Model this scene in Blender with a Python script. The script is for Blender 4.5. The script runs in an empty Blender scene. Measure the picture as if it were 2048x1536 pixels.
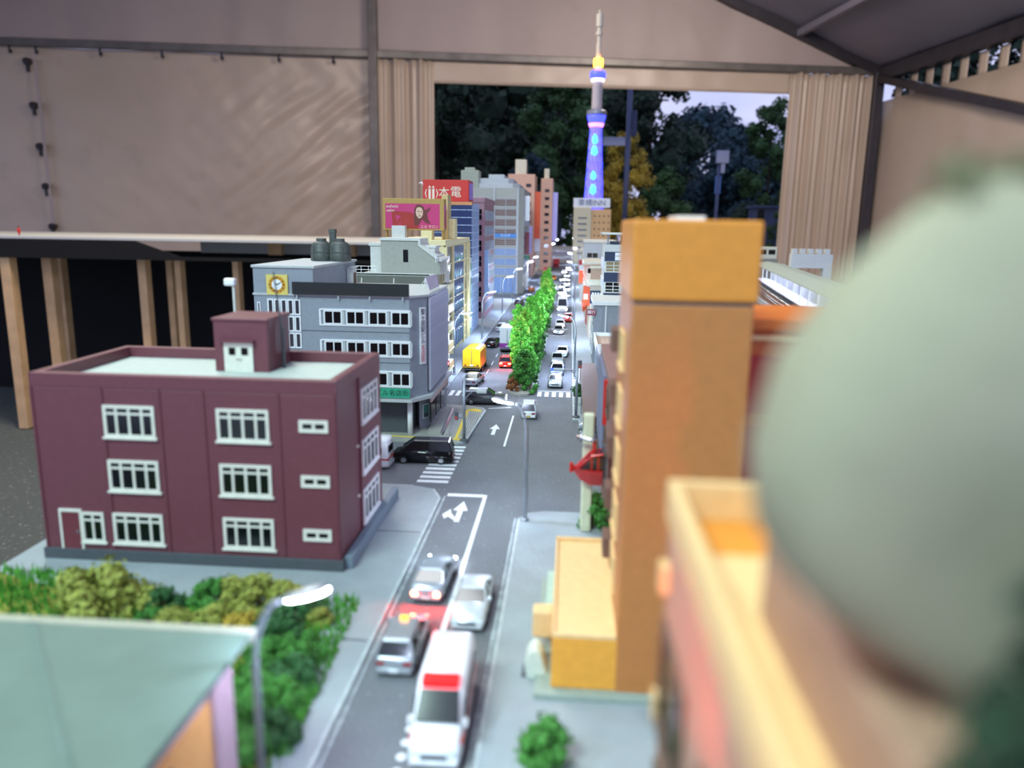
import bpy, bmesh, math, random
from mathutils import Vector, Matrix, noise
random.seed(7)
S = 0.001                       # every length below is in millimetres, the scene is in metres
SC = bpy.context.scene
COL = SC.collection

# ---------------------------------------------------------------- camera
FPX = 1540.0; CAMH = 125.0      # focal length in pixels of the 2048x1536 frame, eye height above the model street
VP = (1142.0, 450.0); ROLL = math.radians(0.9)
_Y = Vector(((VP[0]-1024)/FPX, -(VP[1]-768)/FPX, -1)).normalized()
_R = Vector((math.cos(ROLL), -math.sin(ROLL), 0)); _R = (_R - _R.dot(_Y)*_Y).normalized()
_Z = _R.cross(_Y)
CM = Matrix((_R, _Y, _Z))       # camera axes -> street axes (x right, y along the street, z up)
cam = bpy.data.cameras.new('camera'); camo = bpy.data.objects.new('camera', cam); COL.objects.link(camo)
camo.matrix_world = Matrix.Translation((0, 0, CAMH*S)) @ CM.to_4x4()
cam.sensor_width = 36; cam.lens = FPX/2048*36; cam.clip_start = 0.004; cam.clip_end = 200
cam.dof.use_dof = True; cam.dof.focus_distance = 0.62; cam.dof.aperture_fstop = 11.0
SC.camera = camo
def ray(px, py): return CM @ Vector(((px-1024)/FPX, -(py-768)/FPX, -1))
def P(px, py, z=0.0):           # where the sight line through a pixel meets the height z
    d = ray(px, py); t = (z-CAMH)/d.z; return (d.x*t, d.y*t)
def Q(px, py, y):               # where it meets the plane across the street at distance y
    d = ray(px, py); t = y/d.y; return (d.x*t, d.z*t+CAMH)

# ---------------------------------------------------------------- world, large lights, exposure
w = bpy.data.worlds.new('world'); SC.world = w; w.use_nodes = True
nt = w.node_tree; bg = nt.nodes['Background']
tc = nt.nodes.new('ShaderNodeTexCoord'); mp = nt.nodes.new('ShaderNodeMapping'); nz = nt.nodes.new('ShaderNodeTexNoise')
mp.inputs['Scale'].default_value = (2, 2, 6); nz.inputs['Scale'].default_value = 2.5
cr = nt.nodes.new('ShaderNodeValToRGB')
cr.color_ramp.elements[0].position = .35; cr.color_ramp.elements[0].color = (.42, .47, .80, 1)
cr.color_ramp.elements[1].position = .75; cr.color_ramp.elements[1].color = (.66, .68, .92, 1)
nt.links.new(tc.outputs['Generated'], mp.inputs[0]); nt.links.new(mp.outputs[0], nz.inputs[0])
nt.links.new(nz.outputs[0], cr.inputs[0]); nt.links.new(cr.outputs[0], bg.inputs[0])
bg.inputs[1].default_value = 0.62
SC.view_settings.view_transform = 'Standard'; SC.view_settings.look = 'None'
SC.view_settings.gamma = 1; SC.view_settings.use_curve_mapping = False
SC.view_settings.exposure = 1.0
def area(name, loc, to, size, power, col):
    l = bpy.data.lights.new(name, 'AREA'); l.energy = power; l.color = col; l.size = size[0]; l.shape = 'RECTANGLE'; l.size_y = size[1]
    o = bpy.data.objects.new(name, l); COL.objects.link(o); o.location = loc
    o.rotation_euler = (Vector(to)-Vector(loc)).to_track_quat('-Z', 'Y').to_euler(); return o
# warm lamps of the tent, out of view, with two added fill lights between
area('tent_or_fill_lamp', (-1.6, 2.6, 2.2), (-1.2, 3.2, 0), (1.5, .5), 38, (1.0, .86, .72))
area('tent_or_fill_lamp', (-.30, -.22, .62), (-.05, .17, 0), (.30, .12), 3.1, (.68, 1.0, .91))  # added greenish fill, low over the foreground
area('tent_or_fill_lamp', (-.45, .75, 1.45), (-.05, 1.0, 0), (1.2, .3), 7.5, (.92, .97, 1.0))  # added cool fill that brightens the middle of the model
area('tent_or_fill_lamp', (1.4, 4.6, 2.1), (.6, 6.5, .4), (1.5, .5), 32, (1.0, .86, .76))

# ---------------------------------------------------------------- materials
MATS = {}
def srgb(h):
    h = h.lstrip('#'); c = [int(h[i:i+2], 16)/255 for i in (0, 2, 4)]
    return [x/12.92 if x <= .04045 else ((x+.055)/1.055)**2.4 for x in c]
def M(name, hexc, rough=.5, metal=0, var=.06, scale=350, bump=0, bscale=None, emit=0, ecol=None, alpha=1, trans=0, spec=.5):
    if name in MATS: return MATS[name]
    m = bpy.data.materials.new(name); m.use_nodes = True; t = m.node_tree; b = t.nodes['Principled BSDF']
    c = srgb(hexc); L = t.links.new
    b.inputs['Roughness'].default_value = rough; b.inputs['Metallic'].default_value = metal
    b.inputs['Specular IOR Level'].default_value = spec
    co = t.nodes.new('ShaderNodeTexCoord'); n = t.nodes.new('ShaderNodeTexNoise')
    n.inputs['Scale'].default_value = scale; n.inputs['Detail'].default_value = 4
    L(co.outputs['Object'], n.inputs['Vector'])
    r = t.nodes.new('ShaderNodeValToRGB')
    r.color_ramp.elements[0].position = .3; r.color_ramp.elements[1].position = .7
    r.color_ramp.elements[0].color = [x*(1-var) for x in c]+[1]; r.color_ramp.elements[1].color = [min(1, x*(1+var)) for x in c]+[1]
    L(n.outputs[0], r.inputs[0]); L(r.outputs[0], b.inputs['Base Color'])
    if bump:
        n2 = t.nodes.new('ShaderNodeTexNoise'); n2.inputs['Scale'].default_value = bscale or scale*2; n2.inputs['Detail'].default_value = 5
        L(co.outputs['Object'], n2.inputs['Vector'])
        bp = t.nodes.new('ShaderNodeBump'); bp.inputs['Strength'].default_value = bump; bp.inputs['Distance'].default_value = .0006 if scale > 60 else .02
        L(n2.outputs[0], bp.inputs['Height']); L(bp.outputs[0], b.inputs['Normal'])
    if emit:
        b.inputs['Emission Color'].default_value = srgb(ecol or hexc)+[1]; b.inputs['Emission Strength'].default_value = emit
    if trans: b.inputs['Transmission Weight'].default_value = trans
    if alpha < 1: b.inputs['Alpha'].default_value = alpha
    MATS[name] = m; return m
def fabric(name, hexc, rough=.45, stain=.25, sub=.0):
    m = M(name, hexc, rough, var=.05, scale=1.3, bump=.25, bscale=3.0)
    t = m.node_tree; b = t.nodes['Principled BSDF']; L = t.links.new
    old = b.inputs['Base Color'].links[0].from_socket
    n = t.nodes.new('ShaderNodeTexNoise'); n.inputs['Scale'].default_value = 2.2; n.inputs['Detail'].default_value = 8; n.inputs['Roughness'].default_value = .7
    co = [x for x in t.nodes if x.type == 'TEX_COORD'][0]; L(co.outputs['Object'], n.inputs['Vector'])
    r = t.nodes.new('ShaderNodeValToRGB'); r.color_ramp.elements[0].position = .55; r.color_ramp.elements[1].position = .85
    r.color_ramp.elements[0].color = (1, 1, 1, 1); r.color_ramp.elements[1].color = (1-stain, 1-stain*1.1, 1-stain*1.25, 1)
    mx = t.nodes.new('ShaderNodeMix'); mx.data_type = 'RGBA'; mx.blend_type = 'MULTIPLY'; mx.inputs[0].default_value = 1
    L(n.outputs[0], r.inputs[0]); L(old, mx.inputs[6]); L(r.outputs[0], mx.inputs[7]); L(mx.outputs[2], b.inputs['Base Color'])
    return m
def speckle(name, hexc, spot, rough=.9, scale=700, amt=.64):
    m = M(name, hexc, rough, var=.08, scale=60, bump=.3, bscale=900)
    t = m.node_tree; b = t.nodes['Principled BSDF']; L = t.links.new
    old = b.inputs['Base Color'].links[0].from_socket; co = [x for x in t.nodes if x.type == 'TEX_COORD'][0]
    n = t.nodes.new('ShaderNodeTexNoise'); n.inputs['Scale'].default_value = scale; n.inputs['Detail'].default_value = 2
    L(co.outputs['Object'], n.inputs['Vector'])
    r = t.nodes.new('ShaderNodeValToRGB'); r.color_ramp.elements[0].position = amt; r.color_ramp.elements[1].position = amt+.06
    mx = t.nodes.new('ShaderNodeMix'); mx.data_type = 'RGBA'; mx.inputs[7].default_value = srgb(spot)+[1]
    L(n.outputs[0], r.inputs[0]); L(r.outputs[0], mx.inputs[0]); L(old, mx.inputs[6]); L(mx.outputs[2], b.inputs['Base Color'])
    return m

ASPH = speckle('asphalt', '686c71', 'a9afb2', amt=.68)
PAVE = M('pavement', '8f989c', .85, var=.10, scale=60, bump=.15, bscale=600)
PAVE2 = M('pavement_warm', '9c9c94', .85, var=.08, scale=60, bump=.15, bscale=600)
KERB = M('kerb_white', 'a9b2b5', .8, var=.15, scale=500, bump=.4)
PAINT = M('road_paint', 'dfe6e8', .7, var=.12, scale=900)
YEL = M('tactile_yellow', 'e0c33a', .7, var=.12, scale=900)
WHITE = M('white_plastic', 'e8eaec', .4); OFFW = M('off_white', 'cfd2cc', .5)
CREAM = M('cream_plastic', 'e3d6a2', .5); BEIGE = M('beige_grey', 'a3a49a', .55)
GREY = M('grey_plastic', '8b929c', .5); DGREY = M('dark_grey', '4b5056', .5); LGREY = M('light_grey', 'b4b9ba', .55)
MAROON = M('maroon_plastic', '6a3a43', .45, bump=.05); BLACK = M('black_plastic', '17191c', .35)
GLASS = M('dark_glass', '0d1114', .12, spec=.7, var=.2); BGLASS = M('blue_glass', '1b3566', .15, spec=.8)
BROWN = M('brown_blind', '6b4a3c', .6, var=.15); ORANGE = M('orange_plastic', 'd98c34', .45)
ORANGE2 = M('orange_cream', 'e6c08a', .5); RED = M('red_plastic', 'c5281f', .4); NAVY = M('navy_plastic', '20334f', .45)
PEACH = M('peach_plastic', 'd3a58a', .55); MAUVE = M('mauve_plastic', '9a7480', .5); PGREEN = M('pale_green', 'a6bfb2', .5)
STEEL = M('galvanised_steel', '9aa0aa', .35, metal=.6); CHROME = M('chrome', 'c8ccd0', .18, metal=1)
ALU = M('tent_aluminium', '77736e', .4, metal=.4, var=.2, scale=8); DALU = M('tent_aluminium_dark', '454248', .45, metal=.4, var=.15, scale=8)
WOOD = M('pine_batten', 'dab587', .6, var=.15, scale=12); CLOTH = M('black_cloth', '0e1114', .95, var=.2, scale=9)
RUBBER = M('tyre_rubber', '15161a', .7)
LAMP = M('lamp_led', 'f4f8ff', emit=800, ecol='c6daff'); LAMPDIM = M('lamp_led_soft', 'f4f8ff', emit=230, ecol='cfe0ff'); HEADL = M('headlight_led', 'f4f8ff', emit=120, ecol='dce8ff')
TAIL = M('tail_lamp_lit', 'ff6a3a', emit=260, ecol='ff2a14'); TAILOFF = M('tail_lamp', '8c1a18', .3)
BLUELED = M('blue_led', '4a5cff', emit=25, ecol='3848ff')
FOIL = [M('leaf_'+n, h, .75, var=.35, scale=500) for n, h in (('bright', '63b83a'), ('mid', '3f7d2e'), ('deep', '2a5a2c'), ('olive', '8c9440'), ('yellow', 'b09a38'))]

# ---------------------------------------------------------------- mesh helpers
class MB:
    def __init__(s): s.v = []; s.f = []
    def add(s, vs, fs):
        b = len(s.v); s.v += [tuple(p) for p in vs]; s.f += [tuple(b+i for i in f) for f in fs]; return s
    def box(s, x0, x1, y0, y1, z0, z1, tx=0, ty=0):
        return s.add([(x0, y0, z0), (x1, y0, z0), (x1, y1, z0), (x0, y1, z0), (x0+tx, y0+ty, z1), (x1-tx, y0+ty, z1), (x1-tx, y1-ty, z1), (x0+tx, y1-ty, z1)],
                     [(3, 2, 1, 0), (4, 5, 6, 7), (0, 1, 5, 4), (1, 2, 6, 5), (2, 3, 7, 6), (3, 0, 4, 7)])
    def prism(s, pts, a, b, axis='z'):
        n = len(pts)
        def m(p, t): return (p[0], p[1], t) if axis == 'z' else ((p[0], t, p[1]) if axis == 'y' else (t, p[0], p[1]))
        return s.add([m(p, a) for p in pts]+[m(p, b) for p in pts],
                     [tuple(range(n-1, -1, -1)), tuple(range(n, 2*n))]+[(i, (i+1) % n, (i+1) % n+n, i+n) for i in range(n)])
    def lathe(s, prof, n=16, c=(0, 0)):
        vs = []; fs = []
        for r, z in prof:
            for k in range(n):
                a = 2*math.pi*k/n; vs.append((c[0]+r*math.cos(a), c[1]+r*math.sin(a), z))
        m = len(prof)
        for i in range(m-1):
            for k in range(n): fs.append((i*n+k, i*n+(k+1) % n, (i+1)*n+(k+1) % n, (i+1)*n+k))
        fs.append(tuple(range(n-1, -1, -1))); fs.append(tuple((m-1)*n+k for k in range(n)))
        return s.add(vs, fs)
    def tube(s, path, r, n=8):
        path = [Vector(p) for p in path]; m = len(path); vs = []; fs = []; up = Vector((.13, .27, .95)).normalized()
        for i, p in enumerate(path):
            t = (path[min(i+1, m-1)]-path[max(i-1, 0)]).normalized()
            if abs(t.dot(up)) > .97: u = t.cross(Vector((1, 0, 0)))
            else: u = t.cross(up)
            u.normalize(); w_ = t.cross(u); rr = r[i] if isinstance(r, (list, tuple)) else r
            if i and (u.dot(pu) < 0): pass
            pu = u
            for k in range(n):
                a = 2*math.pi*k/n; vs.append(p+(u*math.cos(a)+w_*math.sin(a))*rr)
        for i in range(m-1):
            for k in range(n): fs.append((i*n+k, i*n+(k+1) % n, (i+1)*n+(k+1) % n, (i+1)*n+k))
        fs.append(tuple(range(n-1, -1, -1))); fs.append(tuple((m-1)*n+k for k in range(n)))
        return s.add(vs, fs)
    def loft(s, secs):
        n = len(secs[0]); vs = [p for q in secs for p in q]; fs = []
        for i in range(len(secs)-1):
            for k in range(n): fs.append((i*n+k, i*n+(k+1) % n, (i+1)*n+(k+1) % n, (i+1)*n+k))
        fs.append(tuple(range(n-1, -1, -1))); fs.append(tuple((len(secs)-1)*n+k for k in range(n)))
        return s.add(vs, fs)
    def mesh(s, name, mat=None, smooth=False, fix=True):
        me = bpy.data.meshes.new(name); me.from_pydata([(x*S, y*S, z*S) for x, y, z in s.v], [], s.f)
        if fix:
            bm = bmesh.new(); bm.from_mesh(me); bmesh.ops.recalc_face_normals(bm, faces=bm.faces); bm.to_mesh(me); bm.free()
        if mat: me.materials.append(mat)
        if smooth: me.polygons.foreach_set('use_smooth', [True]*len(me.polygons))
        me.update(); return me
    def build(s, name, mat, parent=None, loc=(0, 0, 0), rz=0, smooth=False, bevel=0, fix=True):
        o = put(name, s.mesh(name, mat, smooth, fix), parent, loc, rz)
        if bevel:
            b = o.modifiers.new('edge', 'BEVEL'); b.width = bevel*S; b.segments = 2; b.limit_method = 'ANGLE'; b.angle_limit = .7
        return o
def put(name, me, parent=None, loc=(0, 0, 0), rz=0):
    o = bpy.data.objects.new(name, me); COL.objects.link(o); o.parent = parent
    o.location = [c*S for c in loc]; o.rotation_euler = (0, 0, rz); return o
def tag(o, label, cat, group=None, kind=None):
    if label: o['label'] = label
    if cat: o['category'] = cat
    if group: o['group'] = group
    if kind: o['kind'] = kind
    return o
def T(name, label, cat, loc=(0, 0, 0), rz=0, group=None):
    return tag(put(name, None, None, loc, rz), label, cat, group)
def struct(o): o['kind'] = 'structure'; return o
def copy_tree(o, parent=None):
    c = o.copy(); COL.objects.link(c); c.parent = parent
    for ch in o.children: copy_tree(ch, c)
    return c
def text(parent, s, size, loc, mat, rx=90, rz=0, ext=.05, align='CENTER', name='lettering', shear=0, vertical=False, sx=1):
    cu = bpy.data.curves.new('lettering', 'FONT'); cu.body = '\n'.join(s) if vertical else s; cu.size = size*S; cu.extrude = ext*S
    cu.align_x = align; cu.align_y = 'CENTER'; cu.shear = shear; cu.space_line = .92
    o = bpy.data.objects.new('lettering', cu); COL.objects.link(o)
    dg = bpy.context.evaluated_depsgraph_get(); me = bpy.data.meshes.new_from_object(o.evaluated_get(dg))
    bpy.data.objects.remove(o); me.materials.clear(); me.materials.append(mat)
    q = put(name, me, parent, loc); q.rotation_euler = (math.radians(rx), 0, math.radians(rz)); q.scale = (sx, 1, 1); return q

# ================================================================ the tent and what lies outside it
FLOORZ = -850.0
g = MB().box(-14000, 14000, -3000, 32000, FLOORZ-60, FLOORZ)
struct(g.build('floor', speckle('gravel_floor', '59625f', 'a9adab', scale=90, amt=.66)))
# the gable wall stands turned nine degrees to the street
WC = Vector((3003.0, 8331.0)); WA = math.radians(9.25); WU = Vector((math.cos(WA), math.sin(WA))); WN = Vector((math.sin(WA), -math.cos(WA)))
def W(px, py, off=0):           # pixel -> (along the wall, height), off = millimetres in front of the wall
    d = ray(px, py); c = WC+WN*off; t = WN.dot(c)/(WN.x*d.x+WN.y*d.y); p = Vector((d.x*t, d.y*t))-WC
    return (p.dot(WU), d.z*t+CAMH)
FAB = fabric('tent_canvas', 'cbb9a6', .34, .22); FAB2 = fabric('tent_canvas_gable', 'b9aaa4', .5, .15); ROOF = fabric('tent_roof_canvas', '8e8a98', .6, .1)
EAVE = 1625.0
def sheet(name, u0, u1, z0, z1, disp, nu, nv, mat, top=None, **kw):
    vs = []; fs = []
    for i in range(nu+1):
        for j in range(nv+1):
            u = u0+(u1-u0)*i/nu; zt = top(u) if top else z1; z = z0+(zt-z0)*j/nv
            vs.append((u, disp(u, z), z))
    for i in range(nu):
        for j in range(nv): a = i*(nv+1)+j; fs.append((a, a+nv+1, a+nv+2, a+1))
    m = MB().add(vs, fs); o = m.build(name, mat, None, (WC.x, WC.y, 0), WA, smooth=True, fix=False)
    sm = o.modifiers.new('cloth_thickness', 'SOLIDIFY'); sm.thickness = .004
    return struct(o)
uP = W(742, 110)[0]; uOL = W(868, 178)[0]; uOR = W(1576, 180)[0]; zO = W(1200, 177)[1]
def dleft(u, z):                # taut sheet pulled into slanting creases towards the pole
    k = max(0.0, 1-(uP-u)/2100.0); a = (u-uP)*.62-(z)*.80
    return (math.sin(a/47.0+1.8*noise.noise((u/400, z/400, 6)))+.6*math.sin(a/25.0+1.3+2.2*noise.noise((u/300, z/300, 1))))*(15+9*noise.noise((u/240, z/240, 8)))*k**1.6*min(1, max(0, (1560-z)/500)) + 26*noise.noise((u/620, z/900, .3)) + 9*noise.noise((u/190+z/300, z/260, 2))
def dgable(u, z): return 22*noise.noise((u/300, z/1500, 5))+8*noise.noise((u/90, z/700, 9))-30
def dcurt(u, z): return 42*math.sin(u/31.0+.8*noise.noise((u/200, z/900, 1)))*(.6+.4*noise.noise((u/160, 0, 3)))+18*math.sin(u/13.0)-45
rlow = -4200*2
sheet('wall_back', -9800, uP, FLOORZ+4, EAVE-9, dleft, 320, 110, FAB)
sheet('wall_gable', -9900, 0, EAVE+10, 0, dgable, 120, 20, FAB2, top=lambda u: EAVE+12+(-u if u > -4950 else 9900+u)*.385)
cl = sheet('wall_curtain', uP+70, uOL, FLOORZ+4, EAVE-14, dcurt, 80, 30, FAB)
sheet('wall_valance', uOL-40, uOR+40, zO, EAVE+4, lambda u, z: 10*noise.noise((u/200, z/200, 4))-12, 60, 6, FAB)
cr_ = sheet('wall_curtain', uOR, -40, FLOORZ+4, EAVE-14, dcurt, 110, 30, FAB)
# side wall coming towards the viewer, with a laced, tabbed upper hem
def wallR(name, t0, t1, z0, z1, mat, n=60, amp=1.0):
    vs = []; fs = []
    for i in range(n+1):
        for j in range(9):
            t = t0+(t1-t0)*i/n; z = z0+(z1-z0)*j/8; d = amp*(30*noise.noise((t/260, z/900, 7))+10*noise.noise((t/80, z/500, 2)))
            p = WC+WN*t-WU*(d*.6-0); vs.append((p.x, p.y, z))
    for i in range(n):
        for j in range(8): a = i*9+j; fs.append((a, a+9, a+10, a+1))
    o = MB().add(vs, fs).build(name, mat, smooth=True, fix=False); o.modifiers.new('cloth_thickness', 'SOLIDIFY').thickness = .004
    return o
struct(wallR('wall_right', 40, 7600, FLOORZ+4, EAVE-260, FAB))
wr = bpy.data.objects['wall_right']
t = 300
while t < 6600:
    k = wallR('hem_tab', t, t+110, EAVE-262, EAVE-90, FAB, 3, .2); k.parent = wr; t += 235
# roof: both slopes
def roofpt(u, t, dz=0):
    p = WC+WU*u+WN*t; h = EAVE+40+(-u if u > -4950 else 9900+u)*.385+dz; return (p.x, p.y, h)
def roof(name, u0, u1):
    vs = []; fs = []
    for i in range(31):
        for j in range(41):
            u = u0+(u1-u0)*i/30; t = -60+7700*j/40; q = roofpt(u, t); vs.append((q[0], q[1], q[2]+26*noise.noise((u/400, t/700, 1))+8*noise.noise((u/150, t/200, 4))))
    for i in range(30):
        for j in range(40): a = i*41+j; fs.append((a, a+41, a+42, a+1))
    o = MB().add(vs, fs).build(name, ROOF, smooth=True, fix=False); o.modifiers.new('cloth_thickness', 'SOLIDIFY').thickness = .004
    return struct(o)
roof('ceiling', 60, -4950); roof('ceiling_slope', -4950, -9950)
def beam(name, p, q, wd, ht, mat, up=(0, 0, 1), wall=True):
    p = Vector(p); q = Vector(q)
    if wall:
        a, b = [WC+WU*v.x+WN*v.y for v in (p, q)]; p = Vector((a.x, a.y, p.z)); q = Vector((b.x, b.y, q.z))
    t = (q-p).normalized(); s_ = t.cross(Vector(up)).normalized(); n = s_.cross(t)
    c = [(-wd, -ht), (wd, -ht), (wd, ht), (-wd, ht)]
    m = MB().loft([[e+s_*(x/2)+n*(z/2) for x, z in c] for e in (p, q)])
    return struct(m.build(name, mat, bevel=6))
b1 = beam('trim_1', (-9800, 50, EAVE+20), (-20, 50, EAVE+20), 70, 66, ALU)
beam('trim_2', (uP+25, 70, FLOORZ), (uP+25, 70, 3450), 90, 80, ALU, up=(1, 0, 0))
beam('trim_3', (0, 60, EAVE+5), (-4950, 60, EAVE+5+4950*.385), 90, 110, DALU)
beam('trim_4', (-60, 90, FLOORZ), (-60, 90, EAVE), 120, 90, DALU, up=(1, 0, 0))
beam('trim_5', (-40, 60, EAVE-20), (-40, 7600, EAVE-20), 90, 130, DALU)
beam('trim_6', (-70, 150, EAVE-60), (-70, 4600, 330), 70, 80, DALU, up=(1, 0, 0))
for i, u in enumerate((-900, -1900, -3100)): beam('trim_%d' % (7+i), (u, 0, EAVE-10-u*.385), (u, 7600, EAVE-10-u*.385), 60, 60, ROOF if i != 1 else DALU)
# lacing hooks under the cross beam, toggles down the seam of the left sheet, one seam strap on the valance
hk = MB().tube([(0, 0, 0), (0, -12, -30), (0, -4, -62)], 9, 6).lathe([(0, -74), (17, -62), (17, -40), (0, -30)], 8).mesh('hook', DALU)
for px in (28, 80, 207, 329, 447, 560, 668): u = W(px, 108)[0]; h = put('hook', hk, b1, (0, 0, 0)); p = WC+WU*u+WN*60; h.location = (p.x*S, p.y*S, (EAVE-6)*S)
wb = bpy.data.objects['wall_back']
tg = MB().lathe([(0, -34), (30, -30), (42, 0), (30, 22), (0, 30)], 10).box(-9, 9, -20, 20, -90, -20).mesh('toggle', DALU)
for px, py in ((55, 122), (68, 210), (81, 292), (93, 372), (106, 452)): u, z = W(px, py, 40); put('toggle', tg, wb, (u, -45, z))
u0, z0 = W(74, 120, 20); u1, z1 = W(112, 455, 20)
MB().loft([[(u+dx, -60+dy, z) for dx, dy in ((-14, -3), (14, -3), (14, 3), (-14, 3))] for u, z in ((u0, z0), (u1, z1))]).build('seam', FAB2, wb)
# ---- outside: dark trees under a dusk sky
def quadleaf(rng, c, r, s_, vs, fs):
    d = Vector((rng.gauss(0, 1), rng.gauss(0, 1), rng.gauss(0, 1))).normalized(); p = Vector(c)+d*r*(.75+.35*rng.random())
    a = Vector((rng.gauss(0, 1), rng.gauss(0, 1), rng.gauss(0, 1))); u = d.cross(a).normalized(); v = (d*.6+u.cross(d)).normalized()
    k = s_*(.6+.8*rng.random()); b = len(vs)
    vs += [tuple(p-u*k), tuple(p-v*k*.6), tuple(p+u*k), tuple(p+v*k*.9)]; fs.append((b, b+1, b+2, b+3))
ICO = bmesh.new(); bmesh.ops.create_icosphere(ICO, subdivisions=1, radius=1); ICV = [v.co.copy() for v in ICO.verts]; ICF = [tuple(v.index for v in f.verts) for f in ICO.faces]; ICO.free()
def crown(rng, rx, ry, z0, z1, lumps, lr, leaves, ls, shape=lambda h: math.sin(math.pi*min(1, .12+.85*h))**.6, core=.72):
    vs = []; fs = []
    for i in range(lumps):
        h = (i+rng.random())/lumps; a = rng.random()*6.283; q = shape(h)*(.45+.6*rng.random()**.5)
        c = Vector((rx*q*math.cos(a), ry*q*math.sin(a), z0+(z1-z0)*h)); r = lr*(.7+.6*rng.random())*(.55+.45*shape(h))
        b = len(vs)
        for v in ICV: vs.append(tuple(c+v*r*core*(.8+.4*rng.random())))
        fs += [tuple(b+k for k in f) for f in ICF]
        for k in range(leaves): quadleaf(rng, c, r, ls, vs, fs)
    m = MB(); m.v = vs; m.f = fs; return m
DLEAF = [M('night_leaf_'+n, h, .8, var=.5, scale=3) for n, h in (('dark', '1d3322'), ('green', '35552c'), ('blue', '24404a'), ('yellow', 'a08a2c'), ('pale', '5a6a66'))]
BARK = M('bark', '3a3028', .9, var=.3, scale=30)
def tree_out(px, y, top_py, rx, mi, label, seed, lump=60, z0=None):
    x, zt = Q(px, top_py, y); rng = random.Random(seed)
    o = T('tree', label, 'tree', (x, y, FLOORZ), 0, 'trees outside the tent'); h = zt-FLOORZ
    MB().tube([(0, 0, 0), (30, 0, h*.25), (10, 20, h*.55), (0, 0, h*.8)], [rx*.09, rx*.075, rx*.05, rx*.02], 8).build('trunk', BARK, o)
    crown(rng, rx, rx*.7, h*(z0 if z0 is not None else .18), h*.95, lump, rx*.34, 120, rx*.055).build('crown', DLEAF[mi], o, fix=False)
for i, (px, y, tp, rx, mi, lb) in enumerate((
    (870, 11300, 60, 700, 0, 'black-green tree beside the left curtain of the tent opening'), (985, 14900, 10, 1500, 0, 'tall dark tree standing behind the pale rooftop chimneys'),
    (1120, 12900, 90, 640, 1, 'mid green tree behind the lit lattice tower'), (1310, 17500, 70, 1000, 0, 'tall dark tree between the two signposts'),
    (1255, 10900, 248, 330, 3, 'yellowing small tree beside the dark signpost'), (1430, 21500, 222, 1500, 2, 'blue-grey distant tree under the patch of dusk sky'),
    (1550, 12700, 188, 430, 1, 'rounded green tree beside the right curtain of the tent opening'), (1490, 14600, 262, 800, 2, 'low dark tree behind the box-headed signpost'),
    (1572, 9700, 372, 170, 1, 'small green bush at the foot of the right curtain'), (1330, 11700, 330, 380, 1, 'loose green shrub at the foot of the yellowing tree'),
    (1490, 11200, 404, 260, 0, 'dark round shrub below the box-headed signpost'), (1060, 11300, 300, 380, 2, 'dim bluish shrub behind the peach tower block'), (1120, 25500, 60, 2700, 0, 'great black-green tree mass far behind the lattice tower'),
    (860, 19000, 20, 1500, 0, 'far black-green tree past the left curtain'), (2230, 7500, -60, 900, 0, 'dark tree close outside the right tent wall'), (2760, 5600, -160, 760, 0, 'dark tree nearest outside the right tent wall'), (1960, 10200, -20, 900, 0, 'dark tree outside the far corner of the right tent wall'))):
    tree_out(px, y, tp, rx, mi, lb, 40+i, z0=.02 if i in (8, 9, 10, 11) else None)
BLUEM = M('dusk_blue_metal', '3a4668', .5, var=.1, scale=8); SIGNG = M('signboard_grey', '9aa4c0', .5, var=.08, scale=8); SIGNB = M('signboard_blue', '2f5fa8', .4, var=.08, scale=8)
x, z = Q(1262, 150, 9800)
o = T('signpost', 'tall dark signpost with a blade sign, seen through the tent opening', 'signpost', (x, 9800, FLOORZ))
MB().tube([(0, 0, 0), (0, 0, z-FLOORZ)], 32, 10).build('post', BLUEM, o, smooth=True)
zz = Q(1235, 283, 9800)[1]-FLOORZ; MB().box(-300, -32, -12, 12, zz-50, zz+50).build('blade_sign', SIGNG, o, bevel=4)
zz = Q(1270, 247, 9800)[1]-FLOORZ; MB().box(34, 96, -12, 12, zz-150, zz+150).build('side_sign', BLUEM, o, bevel=4)
x, z = Q(1440, 305, 10100)
o = T('signpost', 'slim post with a pale box head and blue plate, seen through the tent opening', 'signpost', (x, 10100, FLOORZ))
MB().tube([(0, 0, 0), (0, 0, z-FLOORZ)], 22, 10).build('post', BLUEM, o, smooth=True)
MB().box(-40, 110, -40, 40, z-FLOORZ-130, z-FLOORZ+20).build('head', SIGNG, o, bevel=8); MB().box(20, 70, -30, 30, z-FLOORZ-250, z-FLOORZ-130).build('neck', SIGNG, o, bevel=8)
zz = Q(1440, 370, 10100)[1]-FLOORZ; MB().box(-36, 36, -14, 14, zz-110, zz+110).build('plate', SIGNB, o, bevel=4)
x, z = Q(1548, 416, 10300)
o = T('garden_shed', 'low blue-grey shed with a dark door beyond the tent opening', 'shed', (x, 10300, FLOORZ))
MB().box(-210, 380, 0, 500, 0, z-FLOORZ).build('body', BLUEM, o, bevel=6); MB().box(-240, 410, -40, 540, z-FLOORZ, z-FLOORZ+30).build('roof', BLUEM, o)
MB().box(-200, -120, -14, 0, 10, z-FLOORZ-20).build('door', BLACK, o)

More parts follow.
